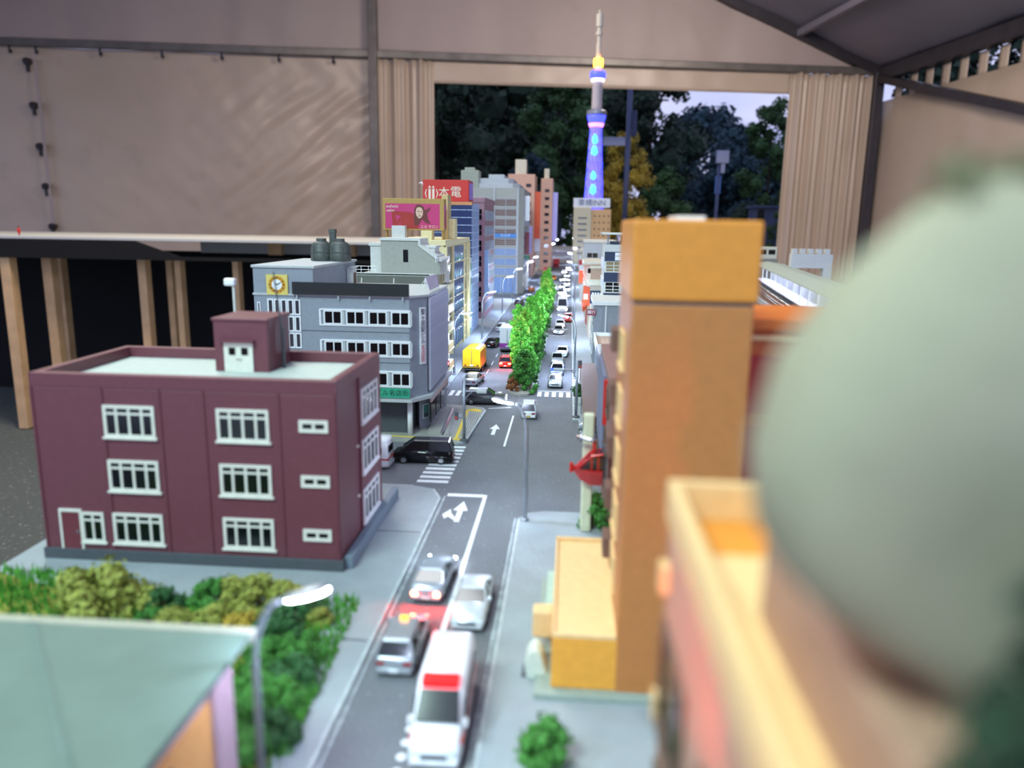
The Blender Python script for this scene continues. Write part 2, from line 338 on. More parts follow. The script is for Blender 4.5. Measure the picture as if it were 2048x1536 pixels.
# ================================================================ the neighbouring display table on its timber legs
o = T('display_table', 'neighbouring display table on pine legs with black cloth hung beneath', 'table', (0, 3300, FLOORZ))
tz = 892
MB().box(-3600, -560, 0, 900, tz-14, tz).build('tabletop', OFFW, o, bevel=2)
MB().prism([(-3600, tz-14), (-1900, tz-14), (-1700, tz-80), (-560, tz-80), (-560, tz-96), (-3600, tz-96)], -10, -3, 'y').build('valance', CLOTH, o)
MB().box(-1950, -600, 700, 712, tz-90, tz-14).build('rear_board', LGREY, o)
for x in (-1530, -1150, -860, -700): MB().box(x, x+70, 560, 600, tz-90, tz-14).build('brace', WOOD, o, bevel=2)
MB().box(-3600, -560, 860, 870, 0, tz-90).build('rear_cloth', CLOTH, o)
for px, y, h, wd in ((22, 3300, 700, 46), (104, 3420, 0, 46), (126, 3700, 0, 40), (291, 3420, 0, 38), (345, 3650, 0, 30), (362, 3500, 0, 28), (476, 3560, 0, 28)):
    x = Q(px, 640, y)[0]; MB().box(x-wd/2, x+wd/2, y-3300, y-3300+50, 4, tz-97).build('leg', WOOD, o, bevel=2)
fg = T('figurine', 'tiny standing figure in red on the neighbouring table edge', 'figurine', (Q(38, 465, 3340)[0], 3340, FLOORZ+tz))
MB().lathe([(3, 0), (5, 12), (7, 16), (7, 28), (3, 33)], 8).build('clothes', RED, fg, smooth=True); MB().lathe([(0, 32), (4, 35), (4, 39), (0, 43)], 8).build('head', BROWN, fg, smooth=True)

# ================================================================ the model's baseboard, road and pavements
o = T('layout_table', 'long trestle table carrying the model city', 'table', (0, 0, FLOORZ))
MB().box(-202, 420, 40, 4700, 810, 849).build('tabletop', M('plywood', '8a7a60', .7, var=.1, scale=20), o)
MB().box(-204, -200, 38, 4702, 760, 849).build('fascia', DGREY, o)
for x in (-180, 380):
    for y in (120, 1600, 3100, 4600): MB().box(x-20, x+20, y-20, y+20, 0, 810).build('leg', WOOD, o)
rd = struct(MB().box(-202, 420, 40, 4700, -1, 0).build('road', ASPH))
def pav(name, pts, mat=PAVE, h=1.1, kerb=None, inset=1.3):
    o = struct(MB().prism(pts, 0, h).build(name, mat))
    if kerb:
        for a, b in kerb:
            a = Vector(a); b = Vector(b); t = (b-a); L = t.length; t.normalize(); n = max(1, int(L/9)); nn = Vector((-t.y, t.x))
            m = MB(); me = None
            for i in range(n):
                if me is None:
                    k = MB(); l = L/n; k.box(.12, l-.12, -.05, .95, 0, h+.1); me = k.mesh('kerb_stone', KERB)
                p = a+t*(L/n*i); q = put('kerb_stone', me, o, (p.x, p.y, 0), math.atan2(t.y, t.x))
    return o
# left, by the maroon block
pav('pavement_left', [(-202, 60), (-56, 60), (-56, 333), (-61, 345), (-72, 349), (-202, 349)], kerb=[((-56, 60), (-56, 333)), ((-56, 333), (-61, 345)), ((-72, 349), (-130, 349))])
pav('pavement_left_corner', [(-202, 431), (-62, 424), (-57, 428), (-53.5, 505), (-57, 513), (-68, 518), (-202, 520)], PAVE2, kerb=[((-62, 424), (-57, 428)), ((-57, 428), (-53.5, 505)), ((-53.5, 505), (-57, 513))])
pav('pavement_left_far', [(-202, 566), (-96, 566), (-91, 572), (-91, 1300), (-96, 1306), (-202, 1306)], kerb=[((-91, 572), (-91, 1300))])
pav('pavement_left_end', [(-202, 1392), (-97, 1392), (-90, 1400), (-90, 3600), (-202, 3600)])
pav('pavement_right', [(-19, 60), (200, 60), (200, 322), (-8, 322), (-15, 319), (-19, 312)], kerb=[((-19, 312), (-19, 60))])
pav('pavement_right_far', [(5, 486), (200, 486), (200, 3600), (4, 3600)], kerb=[((4.5, 1100), (5, 486))])
pav('pavement_median', [(-45, 580), (-44, 568), (-40, 559), (-34, 556), (-28, 559), (-24, 568), (-23, 580), (-23, 1700), (-45, 1700)], PAVE2, 1.6)
# gutter lines of pale crumbly stone beside the near kerbs
for name, x in (('gutter_line_left', -54.9), ('gutter_line_right', -20.2)):
    rng = random.Random(3); m = MB(); y = 70
    while y < (338 if x < -40 else 312):
        l = 1.5+rng.random()*2.2; wd = .28+rng.random()*.35; m.box(x-wd, x+wd, y, y+l, .01, .25+.2*rng.random(), .15, .2); y += l+rng.random()*.8
    q = m.build('gutter_line', KERB, rd); q['kind'] = 'stuff'
# slab joints on the near left pavement
for y in (208, 292): MB().box(-78, -57.5, y, y+.7, 1.1, 1.16).build('slab_joint', DGREY, bpy.data.objects['pavement_left'])
# paint
def mark(name, pts, mat=PAINT, z=.05): return MB().prism(pts, .01, z).build(name, mat, rd)
def bar(name, x0, x1, y0, y1, mat=PAINT): return mark(name, [(x0, y0), (x1, y0), (x1, y1), (x0, y1)], mat)
bar('centre_line', -37, -35.4, 203, 342); bar('stop_line', -54, -37, 339, 342.5)
for i in range(9): x, y = P(826-6.2*i, 1432+15.5*i); MB().lathe([(1.15, .01), (1.15, .12)], 10, (-36.6, 196-5.2*i)).build('lane_dot', PAINT, rd)
bar('lane_line', -35, -33.8, 424, 497)
def arrow(x, y, s, left=False):
    mark('road_arrow', [(x-.6*s, y), (x+.6*s, y), (x+.6*s, y+7*s), (x+1.7*s, y+7*s), (x, y+13*s), (x-1.7*s, y+7*s), (x-.6*s, y+7*s)])
    if left: mark('road_arrow', [(x-.75*s, y+1*s), (x-.75*s, y+2.5*s), (x-2*s, y+5.5*s), (x-2.3*s, y+7.6*s), (x-3.8*s, y+4*s), (x-3*s, y+1.6*s), (x-2.3*s, y+3*s)])
arrow(-45.2, 308, 1.9, True); arrow(-43.5, 448, 1.9)
mark('corner_line', [(-53, 514), (-53, 515.5), (-38, 521), (-37.5, 519.5)])
for i in range(10): bar('crossing_bar', -72+.2*i, -56.5+.05*i, 357+6.7*i, 360.6+6.7*i)
for i in range(5): bar('crossing_bar', -21.4+5.4*i, -18.3+5.4*i, 558, 574)
bar('stop_line', -22, 3.5, 576.5, 578)
for i in range(8): bar('crossing_bar', -87+5.1*i, -84.2+5.1*i, 552, 570)
for i in range(7): bar('crossing_bar', -88+6*i, -85+6*i, 1310, 1335)
for x, ys in ((-68, (600, 640, 682, 725, 770, 830, 890, 960)), (-9, (1400, 1500, 1600))):
    for y in ys: bar('lane_dash', x-.5, x+.5, y, y+20)
# tactile paving and thin grooves on the corner island, low planter wall
pc = bpy.data.objects['pavement_left_corner']
def mk(name, pts, mat, z0=1.1, z1=1.35): return MB().prism(pts, z0, z1).build(name, mat, pc)
mk('tactile_strip', [(-64.5, 432), (-62.5, 432), (-65, 502), (-67, 502)], YEL)
mk('tactile_strip', [(-62, 428.5), (-58, 431), (-58.5, 434), (-63, 431.5)], YEL); mk('tactile_strip', [(-66, 502), (-56.5, 500), (-56.8, 504), (-61, 508), (-66, 505)], YEL)
mk('tactile_strip', [(-140, 436), (-63, 430), (-63, 431.6), (-140, 437.8)], YEL)
for i in range(5): mk('paving_groove', [(-61.5+1.3*i, 440), (-61.1+1.3*i, 440), (-62.6+1.45*i, 498), (-63+1.45*i, 498)], DGREY, 1.1, 1.16)
for i in range(3): mk('paving_groove', [(-70.4+1.2*i, 438), (-70+1.2*i, 438), (-72+1.2*i, 500), (-72.4+1.2*i, 500)], DGREY, 1.1, 1.16)
mk('planter_slot', [(-73.5, 440), (-72.2, 440), (-75.5, 505), (-76.8, 505)], BLACK, 1.1, 1.3)
mk('step', [(-82, 442), (-74.2, 442), (-77.5, 505), (-86, 505)], PAVE2, 1.1, 2.6)
pl = bpy.data.objects['pavement_left']
a = P(812, 965, 1.1)
MB().box(-78.5, -75.4, 256, 332, 1.1, 6).build('boundary_wall', M('kerb_blue_grey', '6f7d8b', .6), pl, bevel=.3)

# ================================================================ building helpers
class Face:                     # a wall plane of a building: u runs along it, z up, outward is the local -y
    def __init__(s, parent, x, y, rz): s.p = parent; s.o = (x, y); s.a = math.radians(rz)
    def at(s, u, z, d=0): return (s.o[0]+u*math.cos(s.a)+d*math.sin(s.a), s.o[1]+u*math.sin(s.a)-d*math.cos(s.a), z)
    def put(s, name, me, u, z, d=0): return put(name, me, s.p, s.at(u, z, d), s.a)
    def mb(s, name, m, u, z, mat, d=0, **kw): return m.build(name, mat, s.p, s.at(u, z, d), s.a, **kw)
    def text(s, t, size, u, z, mat, d=.6, **kw): return text(s.p, t, size, s.at(u, z, d), mat, rz=math.degrees(s.a), **kw)
WCACHE = {}
def window(F, u, z, w_, h, cols=2, rows=(), fm=None, gm=None, t=.7, d=.7, sill=True, name='window'):
    fm = fm or WHITE; gm = gm or GLASS; k = (round(w_, 2), round(h, 2), cols if isinstance(cols, int) else tuple(cols), tuple(rows), fm.name, gm.name, t, d, sill)
    if k not in WCACHE:
        m = MB(); m.box(0, w_, -d, 0, 0, t).box(0, w_, -d, 0, h-t, h).box(0, t, -d, 0, t, h-t).box(w_-t, w_, -d, 0, t, h-t)
        cs = [i/cols for i in range(1, cols)] if isinstance(cols, int) else cols
        for c in cs: m.box(w_*c-t*.4, w_*c+t*.4, -d*.8, 0, t, h-t)
        for r in rows: m.box(t, w_-t, -d*.75, 0, h*r-t*.35, h*r+t*.35)
        if sill: m.box(-t*.6, w_+t*.6, -d*1.5, 0, -t*.6, t*.1)
        WCACHE[k] = (m.mesh('window', fm), MB().box(t*.9, w_-t*.9, -.22, .05, t*.9, h-t*.9).mesh('pane', gm))
    a, b = WCACHE[k]; f = F.put(name, a, u, z); put('pane', b, f); return f
def railing(parent, pts, h, n, mat, r=.22):
    m = MB(); pts = [Vector(p) for p in pts]
    for a, b in zip(pts, pts[1:]):
        for k in (.5, 1): m.tube([a+Vector((0, 0, h*k)), b+Vector((0, 0, h*k))], r, 5)
        for i in range(n+1): q = a.lerp(b, i/n); m.tube([q, q+Vector((0, 0, h))], r, 5)
    return m.build('railing', mat, parent)
def parapet(m, x0, x1, y0, y1, z0, z1, t):
    return m.box(x0, x1, y0, y0+t, z0, z1).box(x0, x1, y1-t, y1, z0, z1).box(x0, x0+t, y0+t, y1-t, z0, z1).box(x1-t, x1, y0+t, y1-t, z0, z1)

# ================================================================ left row of buildings
# ---- maroon three-storey block
b = T('maroon_building', 'maroon three-storey flat-roofed model block with white windows', 'building', (-190, 254, 1.1))
X, D, HH = 111, 62, 70
m = MB().box(0, X, 0, D, 4, 65); parapet(m, 0, X, 0, D, 65, HH, 3.2); m.build('walls', MAROON, b, bevel=.25)
MB().box(-1, X+1, -1, D+1, 0, 4.2).build('plinth', DGREY, b, bevel=.2); MB().box(3.2, X-3.2, 3.2, D-3.2, 64.6, 65.6).build('roof', M('roof_grey_green', 'b3bdb6', .7), b)
for x in (0, 26, 47, 63, 90, X-1.2): MB().box(x, x+.8, -.45, .1, 4.2, 65).build('pilaster', MAROON, b)
F = Face(b, 0, 0, 0); R = Face(b, X, 0, 90)
OWF = M('aged_white_frame', 'd9d8cc', .5)
for z in (47.4, 27.2, 7):
    for u in (26.6, 68): window(F, u, z, 18.8, 11.7, (.25, .5, .75), (.74,), OWF, t=1.1)
    window(F, 97.5, z+4.2, 10.4, 4.4, (.5,), (), OWF, t=1.25, sill=False)
window(F, 14.5, 7, 8.6, 11.5, (.5,), (.74,), OWF, t=1)
dr = F.mb('door', MB().box(0, 7, -.5, 0, 0, 14.5), 7, 4, M('maroon_door', '6b3038', .5)); MB().box(5.6, 6.2, -1, -.5, 6.5, 7.5).build('handle', STEEL, dr)
F.mb('door_frame', MB().box(-.8, 0, -.8, 0, 0, 15.5).box(7, 7.8, -.8, 0, 0, 15.5).box(0, 7, -.8, 0, 14.5, 15.5), 7, 4, OWF)
for z in (47, 26.5, 6): window(R, 31, z, 24, 13.6, (.25, .5, .75), (.72,), WHITE, t=1.1)
R.mb('rain_pipe', MB().box(0, 1, -.8, 0, 0, 62), 27, 4, MAROON)
for z in (20, 40): R.mb('vent', MB().lathe([(.8, -.4), (.8, .4)], 8), 24, z, OWF, .2)
px0, py0 = 52.5, 34
MB().box(px0, px0+21.5, py0, py0+24, 65, 85.5).build('stair_house', MAROON, b, bevel=.25)
MB().box(px0-.5, px0+22, py0-.5, py0+24.5, 85.4, 86.6).build('stair_house_roof', MAROON, b, bevel=.2)
d2 = MB().box(px0+4, px0+15.5, py0-.6, py0, 65.6, 77).build('double_door', OWF, b)
for x in (px0+6, px0+11): MB().box(x, x+2.6, py0-.8, py0-.5, 72.3, 75.2).build('door_pane', GLASS, d2)
for x in (px0+9.2, px0+10.4): MB().box(x, x+.4, py0-1.1, py0-.6, 70.4, 70.8).build('knob', DGREY, d2)
MB().box(px0+2.4, px0+16.5, py0-2.4, py0, 77.4, 78.3).build('door_canopy', MAROON, b)
MB().tube([(px0+23.5, py0+11, 65), (px0+23.5, py0+11, 82), (px0+23, py0+11, 82.1), (px0+21, py0+10.5, 104)], [.75, .75, .4, .3], 8).build('antenna_mast', DGREY, b)

# ---- grey station building with clock
b = T('grey_building', 'grey corner station building with yellow clock and white-framed windows', 'building', (-180, 430, 1.1))
m = MB().prism([(0, 0), (90, 0), (98, 13), (98, 86), (0, 90)], 24, 82); m.build('walls', GREY, b, bevel=.2)
MB().prism([(-.4, -.6), (90.4, -.6), (98.6, 12.8), (98.6, 86.5), (-.4, 90.5)], 82, 83.2).build('roof_edge', LGREY, b)
MB().box(0, 35, .2, 88, 83, 97.5).build('clock_block', GREY, b, bevel=.2); MB().box(-.8, 36, -.6, 89, 97.5, 99).build('clock_block_roof', LGREY, b, bevel=.2)
MB().prism([(4, 12), (88, 12), (88, 30), (96, 30), (96, 84), (4, 84)], 0, 24).build('ground_floor', DGREY, b)
MB().prism([(-1, -3), (91.5, -3), (101, 11.5), (101, 88), (-1, 88)], 22, 24.2).build('street_canopy', LGREY, b, bevel=.2)
MB().lathe([(1.6, 0), (1.6, 22)], 14, (88.2, 11-3)).build('column', WHITE, b, smooth=True)
MB().lathe([(1.6, 0), (1.6, 22)], 14, (58, 5)).build('column', WHITE, b, smooth=True)
MB().prism([(91, 22), (97.6, 30), (97.6, 86), (91, 86)], 0, 22).build('corner_pier', GREY, b)
F = Face(b, 0, 0, 0); R = Face(b, 98, 13, 90); C = Face(b, 90, 0, math.degrees(math.atan2(13, 8)))
cf = F.mb('clock', MB().box(0, 12.4, -.8, 0, 0, 11.4), 8, 82.4, M('clock_yellow', 'd8c46a', .5))
MB().add([(6.2+4.9*math.cos(a*.1309), -.9, 5.7+4.9*math.sin(a*.1309)) for a in range(48)]+[(6.2+3*math.cos(a*.1309), -.9, 5.7+3*math.sin(a*.1309)) for a in range(48)], [(a, (a+1) % 48, (a+1) % 48+48, a+48) for a in range(48)]).build('clock_ring', M('clock_amber', 'c8901e', .5), cf)
MB().add([(6.2+3*math.cos(a*.2618), -.95, 5.7+3*math.sin(a*.2618)) for a in range(24)], [tuple(range(24))]).build('dial', WHITE, cf)
for i in range(12):
    a = i*math.pi/6; text(cf, ('XII', 'I', 'II', 'III', 'IV', 'V', 'VI', 'VII', 'VIII', 'IX', 'X', 'XI')[i], 1.35, (6.2+3.95*math.sin(a), -1.05, 5.7+3.95*math.cos(a)), BLACK, ext=.02)
def hand(L, a, w_): return [(6.2+w_*math.cos(a), 5.7-w_*math.sin(a)), (6.2+L*math.sin(a), 5.7+L*math.cos(a)), (6.2-w_*math.cos(a), 5.7+w_*math.sin(a))]
MB().prism(hand(2.3, math.radians(-55), .35), -1.15, -1.05, 'y').build('hour_hand', BLACK, cf); MB().prism(hand(3.7, math.radians(58), .28), -1.25, -1.15, 'y').build('minute_hand', BLACK, cf)
for r in range(3):
    for c in range(5): window(F, 8+3.9*c, 71-9.6*r, 3.6, 9, (), (), WHITE, t=.75, sill=False)
window(F, 2, 68, 1.8, 10, (), (), WHITE, t=.5, sill=False)
for z in (65.4, 47.8, 30.2):
    F.mb('window_band', MB().box(0, 52, -.5, 0, 0, .8).box(0, 52, -.9, 0, 8.9, 9.7).box(-1, 0, -.5, 0, 0, 9.4), 39, z, WHITE)
    for i in range(4): window(F, 40.6+13*i, z+.7, 10.8, 8.2, (.5,), (), WHITE, t=.8, sill=False)
    for i in range(4): F.mb('blind_panel', MB().box(0, 1.5, -.3, 0, 0, 8), 51.2+13*i, z+.8, LGREY)
for z in (62, 44.4, 27): F.mb('floor_joint', MB().box(0, 90, -.15, .05, 0, .4), 0, z, DGREY)
sg = F.mb('fascia_sign', MB().box(0, 67, -1, 0, 0, 7), 23.5, 83, M('sign_black', '14171b', .6), 1.5)
for x in (2, 26, 44, 63): MB().box(x, x+.7, -.4, .3, -2.5, 0).build('sign_leg', LGREY, sg)
for i in range(4): F.mb('roof_light', MB().box(0, 14, 0, 4, 0, .5), 29+15*i, 83.2, WHITE, -.2)
vs_ = C.mb('vertical_sign', MB().box(0, 4.6, -.7, 0, 0, 33), 8.5, 43, WHITE)
text(vs_, '聖ヶ原駅ビル', 3.7, (2.3, -.8, 21.8), M('sign_ink', '1e2230', .5), vertical=True, ext=.02, sx=1.05); text(vs_, '名店街', 3.7, (2.3, -.8, 5.9), RED, vertical=True, ext=.02)
gs_ = F.mb('green_sign', MB().box(0, 36, -.8, 0, 0, 5.6), 54.6, 24.8, M('sign_green', '2c9a78', .5), 3)
text(gs_, '聖ヶ原駅ビル名店街', 3.9, (18, -.9, 2.8), M('sign_ink', '1e2230', .5), ext=.02)
RIB = M('silver_ribs', 'c6cedb', .25, metal=.25)
R.mb('dark_screen', MB().box(0, 72, -.4, 0, 0, 56), 0, 25.5, GLASS)
for i in range(18): R.mb('rib', MB().prism([(0, 0), (.7, -1.1), (1.4, 0)], 0, 55), 1.5+3.9*i, 26, RIB, .4)
ps = Face(b, 91, 22, 50.5).mb('poster_frame', MB().box(0, 5.4, -.4, 0, 0, 9), 2.4, 6, WHITE, .1); MB().box(.5, 4.5, -.5, -.4, .5, 8.5).build('poster', M('poster_teal', '4f8a80', .5), ps); MB().box(.8, 4.2, -.55, -.5, 1, 3.4).build('poster_print', DGREY, ps)
for i in range(3): R.mb('shop_window', MB().box(0, 14, -.5, 0, 0, 14), 10+18*i, 4, GLASS, -.3)
R.mb('shop_fascia', MB().box(0, 60, -1, 0, 0, 3.4), 6, 17.6, M('fascia_pink', 'c9a8a6', .5), .2)
bb = T('roof_billboard', 'white slanted billboard on struts on the grey roof edge', 'billboard', (-86, 452, 84.3))
MB().add([(4, 0, 1.5), (4, 34, 1.5), (1.5, 34, 9), (1.5, 0, 9), (3.4, 0, 1.3), (3.4, 34, 1.3), (.9, 34, 8.8), (.9, 0, 8.8)], [(0, 1, 2, 3), (7, 6, 5, 4), (0, 4, 5, 1), (1, 5, 6, 2), (2, 6, 7, 3), (3, 7, 4, 0)]).build('board', M('board_lilac', 'cfc6d6', .4), bb)
for y in (1, 12, 23, 33): MB().tube([(-5, y, 0), (1.2, y, 8), (3.6, y, 0)], .3, 5).build('strut', OFFW, bb)
TK = M('tank_gunmetal', '474c48', .5, var=.2)
for x, y, lb in ((-158.5, 489, 'dark ribbed cooling tank on the clock block roof, beside the parapet corner'), (-146.6, 489, 'dark ribbed cooling tank on the clock block roof, next to the street side')):
    k = T('roof_tank', lb, 'tank', (x, y, 100.1), 0, 'cooling tanks on the grey building')
    MB().lathe([(6.4, 0), (6.9, .5), (6.9, 5.6), (6.5, 6), (6.5, 9), (5.4, 11.2), (3.3, 12.4)], 20).build('drum', TK, k, smooth=True)
    MB().lathe([(3.3, 12), (3.1, 14.2), (2.6, 14.2)], 16).build('outlet', TK, k); MB().lathe([(7.2, 5.3), (7.2, 6.1)], 20).build('hoop', TK, k)
    for i in range(6): a = i*math.pi/3; MB().tube([(7*math.cos(a), 7*math.sin(a), .2), (6.7*math.cos(a), 6.7*math.sin(a), 9)], .3, 5).build('rib', TK, k)
k = T('roof_flue', 'square dark flue standing between the two cooling tanks', 'chimney', (-152.5, 494, 100.1)); MB().box(-1.8, 1.8, -1.8, 1.8, 0, 19).build('shaft', TK, k); MB().box(-2.1, 2.1, -2.1, 2.1, 17.5, 20).build('cap', TK, k)
ac = T('roof_plant', 'louvred plant cabinet on the side of the clock block', 'cabinet', (-144.6, 496, 84.3)); MB().box(0, 4, 0, 9, 0, 11).build('body', OFFW, ac); MB().box(3.9, 4.2, 1.5, 7.5, 1, 8).build('shutter', BROWN, ac)
MB().box(-.5, 5, -1, 10, 11, 11.7).build('hood', LGREY, ac)

# ---- grey-beige stepped apartment house with cream balconies
b = T('stepped_building', 'grey-beige apartment house with a stepped gable roof and cream balconies', 'building', (-158, 560, 1.1))
MB().box(0, 60, 0, 70, 0, 86).build('walls', BEIGE, b, bevel=.2)
MB().prism([(17, 86), (17, 111), (46, 111), (46, 107), (60, 97), (62, 95), (62, 86)], 14, 44, 'y').build('gable', BEIGE, b, bevel=.2)
MB().prism([(16.4, 110.6), (16.4, 112.4), (47, 112.4), (47, 108.4), (63, 97.4), (63, 95.6), (61.6, 95.6), (45.4, 107), (45.4, 110.6)], 13, 45, 'y').build('gable_coping', OFFW, b)
MB().box(8, 17, 18, 42, 86, 107).build('lift_shaft', OFFW, b, bevel=.2); MB().box(7, 18, 17, 43, 106.5, 108.5).build('lift_shaft_cap', OFFW, b)
MB().box(46, 56, 24, 44, 86, 106).build('stair_shaft', OFFW, b); MB().box(45, 57, 23, 45, 105.5, 107).build('stair_shaft_cap', OFFW, b)
MB().box(34, 37.6, 13.6, 14, 95, 104).build('slit_window', GLASS, b)
MB().box(-.4, 60.4, -.4, 2, 86, 87.5).build('roof_kerb', OFFW, b)
railing(b, [(-.5, 2, 87), (16, 2, 87)], 5, 3, WHITE); railing(b, [(60, 4, 95.5), (60, 44, 95.5)], 4.5, 5, WHITE, .3)
m = MB().box(0, 56, -.4, .4, 85.6, 86.8)
for x in (6, 30, 53): m.tube([(x, -3, 74), (x, 0, 86)], .55, 6)
m.build('lean_to_frame', OFFW, b); MB().box(2, 56, -1, -.4, 70, 85.6).build('rear_screen', M('olive_grey', '6d6f66', .6), b)
R = Face(b, 60, 0, 90)
for i in range(5):
    z = 12+15.2*i
    bl = R.mb('balcony', MB().box(0, 26, -7.5, 0, 0, 5.4).box(-.5, 26.5, -8, .1, -.8, .3), 18, z, CREAM, bevel=.4); MB().box(1, 25, -6.6, -.2, 5.0, 5.5).build('balcony_well', BEIGE, bl)
    for k in range(2): window(R, 20+12*k, z+6, 9.5, 7.4, (.5,), (), CREAM, t=.7)
for i in range(3): window(R, 2, 20+22*i, 8, 6, (.5,), (), OFFW, t=.6)

# ---- cream building carrying the salon billboard
b = T('cream_building', 'cream office block with dark strip windows and glossy glass front', 'building', (-168, 690, 1.1))
MB().box(0, 56, 0, 165, 0, 106).build('walls', CREAM, b, bevel=.3); MB().box(-1.5, 57.5, -1.5, 166, 104, 109).build('cornice', CREAM, b, bevel=.6)
F = Face(b, 0, 0, 0); R = Face(b, 56, 0, 90)
window(F, 38, 88, 3.4, 11, (), (), CREAM, BROWN, t=.4, sill=False)
for i in range(6):
    z = 6+16.4*i
    R.mb('dark_glazing', MB().box(0, 34, -.6, 0, 0, 14.6), 6, z, GLASS)
    for k in range(5): R.mb('curved_glass_bay', MB().lathe([(5, 0), (5, 14.2)], 16), 50+13*k, z, M('bay_glass', '9fb6d8', .08, metal=.6), -1.5, smooth=True)
    R.mb('floor_band', MB().box(0, 165, -1.2, 0, 0, 1.6), 0, z+14.7, CREAM)
for u in (0, 41, 116, 140, 160): R.mb('pier', MB().box(0, 5, -2.2, 0, 0, 104), u, 0, CREAM)
for i in range(6): window(R, 122, 5+16.4*i, 16, 11, (.5,), (), CREAM, t=.7)
MB().box(34, 44, 5, 18, 109, 117).build('roof_box', CREAM, b, bevel=.4); MB().box(8, 20, 3, 14, 109, 121).build('roof_cabin', OFFW, b, bevel=.3)
MB().box(47, 53, 40, 60, 109, 150).build('lift_tower', M('cream_tan', 'cbb27c', .5), b, bevel=.4); MB().box(52, 59, 45, 60, 109, 128).build('lift_motor_room', CREAM, b, bevel=.8)
bb = T('salon_billboard', 'pink salon billboard with a long-haired figure in a gold frame', 'billboard', (-170, 702, 110.1))
GOLD = M('gold_frame', 'b0904a', .5)
MB().box(0, 56, 0, 12, 8, 36).build('frame', GOLD, bb, bevel=.3)
for x in (2, 20, 38, 54): MB().box(x, x+.9, 3, 9, 0, 8).build('leg', GOLD, bb)
def billp(name, pts, z, mat): return MB().prism(pts, -z, -z+.12, 'y').build(name, mat, bb)
billp('pink_sheet', [(2.4, 9.5), (52, 9.5), (52, 31.5), (2.4, 31.5)], .15, M('poster_pink', 'c0346e', .5))
PR = M('poster_red', 'a32a22', .5); PH = M('poster_hair', '6a2f26', .5); PS = M('poster_skin', 'd8b89c', .5)
billp('printed_arm', [(8, 25), (16, 24.5), (26, 24), (31, 20), (33, 9.5), (17, 9.5), (16, 15), (13, 9.5), (9.5, 9.5)], .28, PR); billp('printed_gap', [(11.5, 21.5), (17, 20.5), (13, 16)], .4, M('poster_pink', 'c0346e', .5))
billp('printed_hair', [(29, 12), (28.5, 20), (29, 27), (31, 30.5), (34, 31), (37, 29.5), (38.5, 26), (41, 27), (44, 29), (43, 26), (40.5, 23), (41.5, 18), (44, 13.5), (39, 15), (36, 18), (33, 13)], .34, PH)
billp('printed_face', [(30.2, 24), (31, 27.5), (33, 28.6), (35.5, 28), (37, 25), (36.6, 21.5), (35, 19), (33, 18.6), (31, 21)], .46, PS)
for x, z, w_, h in ((32, 24.6, 1.5, .6), (34.8, 24.2, 1.4, .6), (33, 20.6, 1.6, .6), (33.3, 22.2, .5, .8)): billp('printed_feature', [(x, z), (x+w_, z-.1), (x+w_, z+h), (x, z+h)], .58, PH)
IV = M('print_ivory', 'e8dcc8', .5)
text(bb, 'esthetic', 3.6, (3, -.4, 29), IV, align='LEFT', shear=.25, ext=.03); text(bb, 'salon', 3.6, (3.2, -.4, 25.4), IV, align='LEFT', shear=.25, ext=.03); text(bb, 'エル サロン', 3.1, (51, -.5, 11.2), IV, align='RIGHT', ext=.03)
MB().box(56, 56.2, 1, 11, 10, 31).build('side_sheet', M('poster_pink_side', 'c45a9a', .5), bb); MB().box(56.2, 56.3, 4, 8, 10, 26).build('side_print', PR, bb)

# ---- slim pale green building, blue glass block with red billboard
b = T('pale_green_building', 'slim pale green building squeezed beside the blue glass block', 'building', (-140, 858, 1.1))
MB().box(0, 29, 0, 20, 0, 86).build('walls', PGREEN, b, bevel=.3)
R = Face(b, 29, 0, 90)
for i in range(5): window(R, 4, 8+16*i, 12, 9, (.5,), (), PGREEN, t=.7)
MB().box(29, 30.5, 6, 12, 8, 20).build('hanging_sign', WHITE, b)
b = T('blue_glass_building', 'blue glass office block with white grid lines under the red billboard', 'building', (-170, 882, 1.1))
MB().box(0, 58, 0, 72, 0, 146).build('walls', BGLASS, b, bevel=.3)
F = Face(b, 0, 0, 0); R = Face(b, 58, 0, 90)
GL = M('grid_white', 'b8cce8', .4)
for i in range(17): F.mb('floor_line', MB().box(0, 58, -.4, 0, 0, .7), 0, 4+8.4*i, GL); R.mb('floor_line', MB().box(0, 72, -.4, 0, 0, .7), 0, 4+8.4*i, GL)
for i in range(9): R.mb('mullion', MB().box(0, .6, -.5, 0, 0, 146), 4+8*i, 0, GL)
for i in range(7): F.mb('mullion', MB().box(0, .5, -.5, 0, 0, 146), 4+8*i, 0, BGLASS)
MB().box(-2, 58.5, -1, 10, 144, 147.5).build('tan_coping', M('tan_coping', 'c08a5c', .5), b)
bb = T('red_billboard', 'red rooftop billboard with big white Japanese lettering', 'billboard', (-168, 886, 148.7))
MB().box(0, 52, 0, 40, 0, 24).build('box', RED, bb, bevel=.3)
text(bb, '本', 13, (24, -.3, 9), IV, ext=.05); text(bb, '電', 13, (37.5, -.3, 10), IV, ext=.05)
for x in (6.4, 10.6): MB().box(x, x+2.6, -.3, 0, 2, 14).build('emblem_bar', IV, bb); MB().prism([(x-.4, 15), (x+3, 15), (x+1.3, 17.6)], -.3, 0, 'y').build('emblem_tip', IV, bb)
for s_ in (-1, 1):
    a = [(9.8+s_*(6+.0), 4), (9.8+s_*7.6, 9), (9.8+s_*6, 14), (9.8+s_*5.4, 13), (9.8+s_*6.4, 9), (9.8+s_*5.2, 4)]; MB().prism(a, -.3, 0, 'y').build('emblem_arc', IV, bb)
MB().box(52, 52.4, 6, 34, 3, 21).build('side_panel', M('lilac_panel', 'a58ae0', .4), bb)
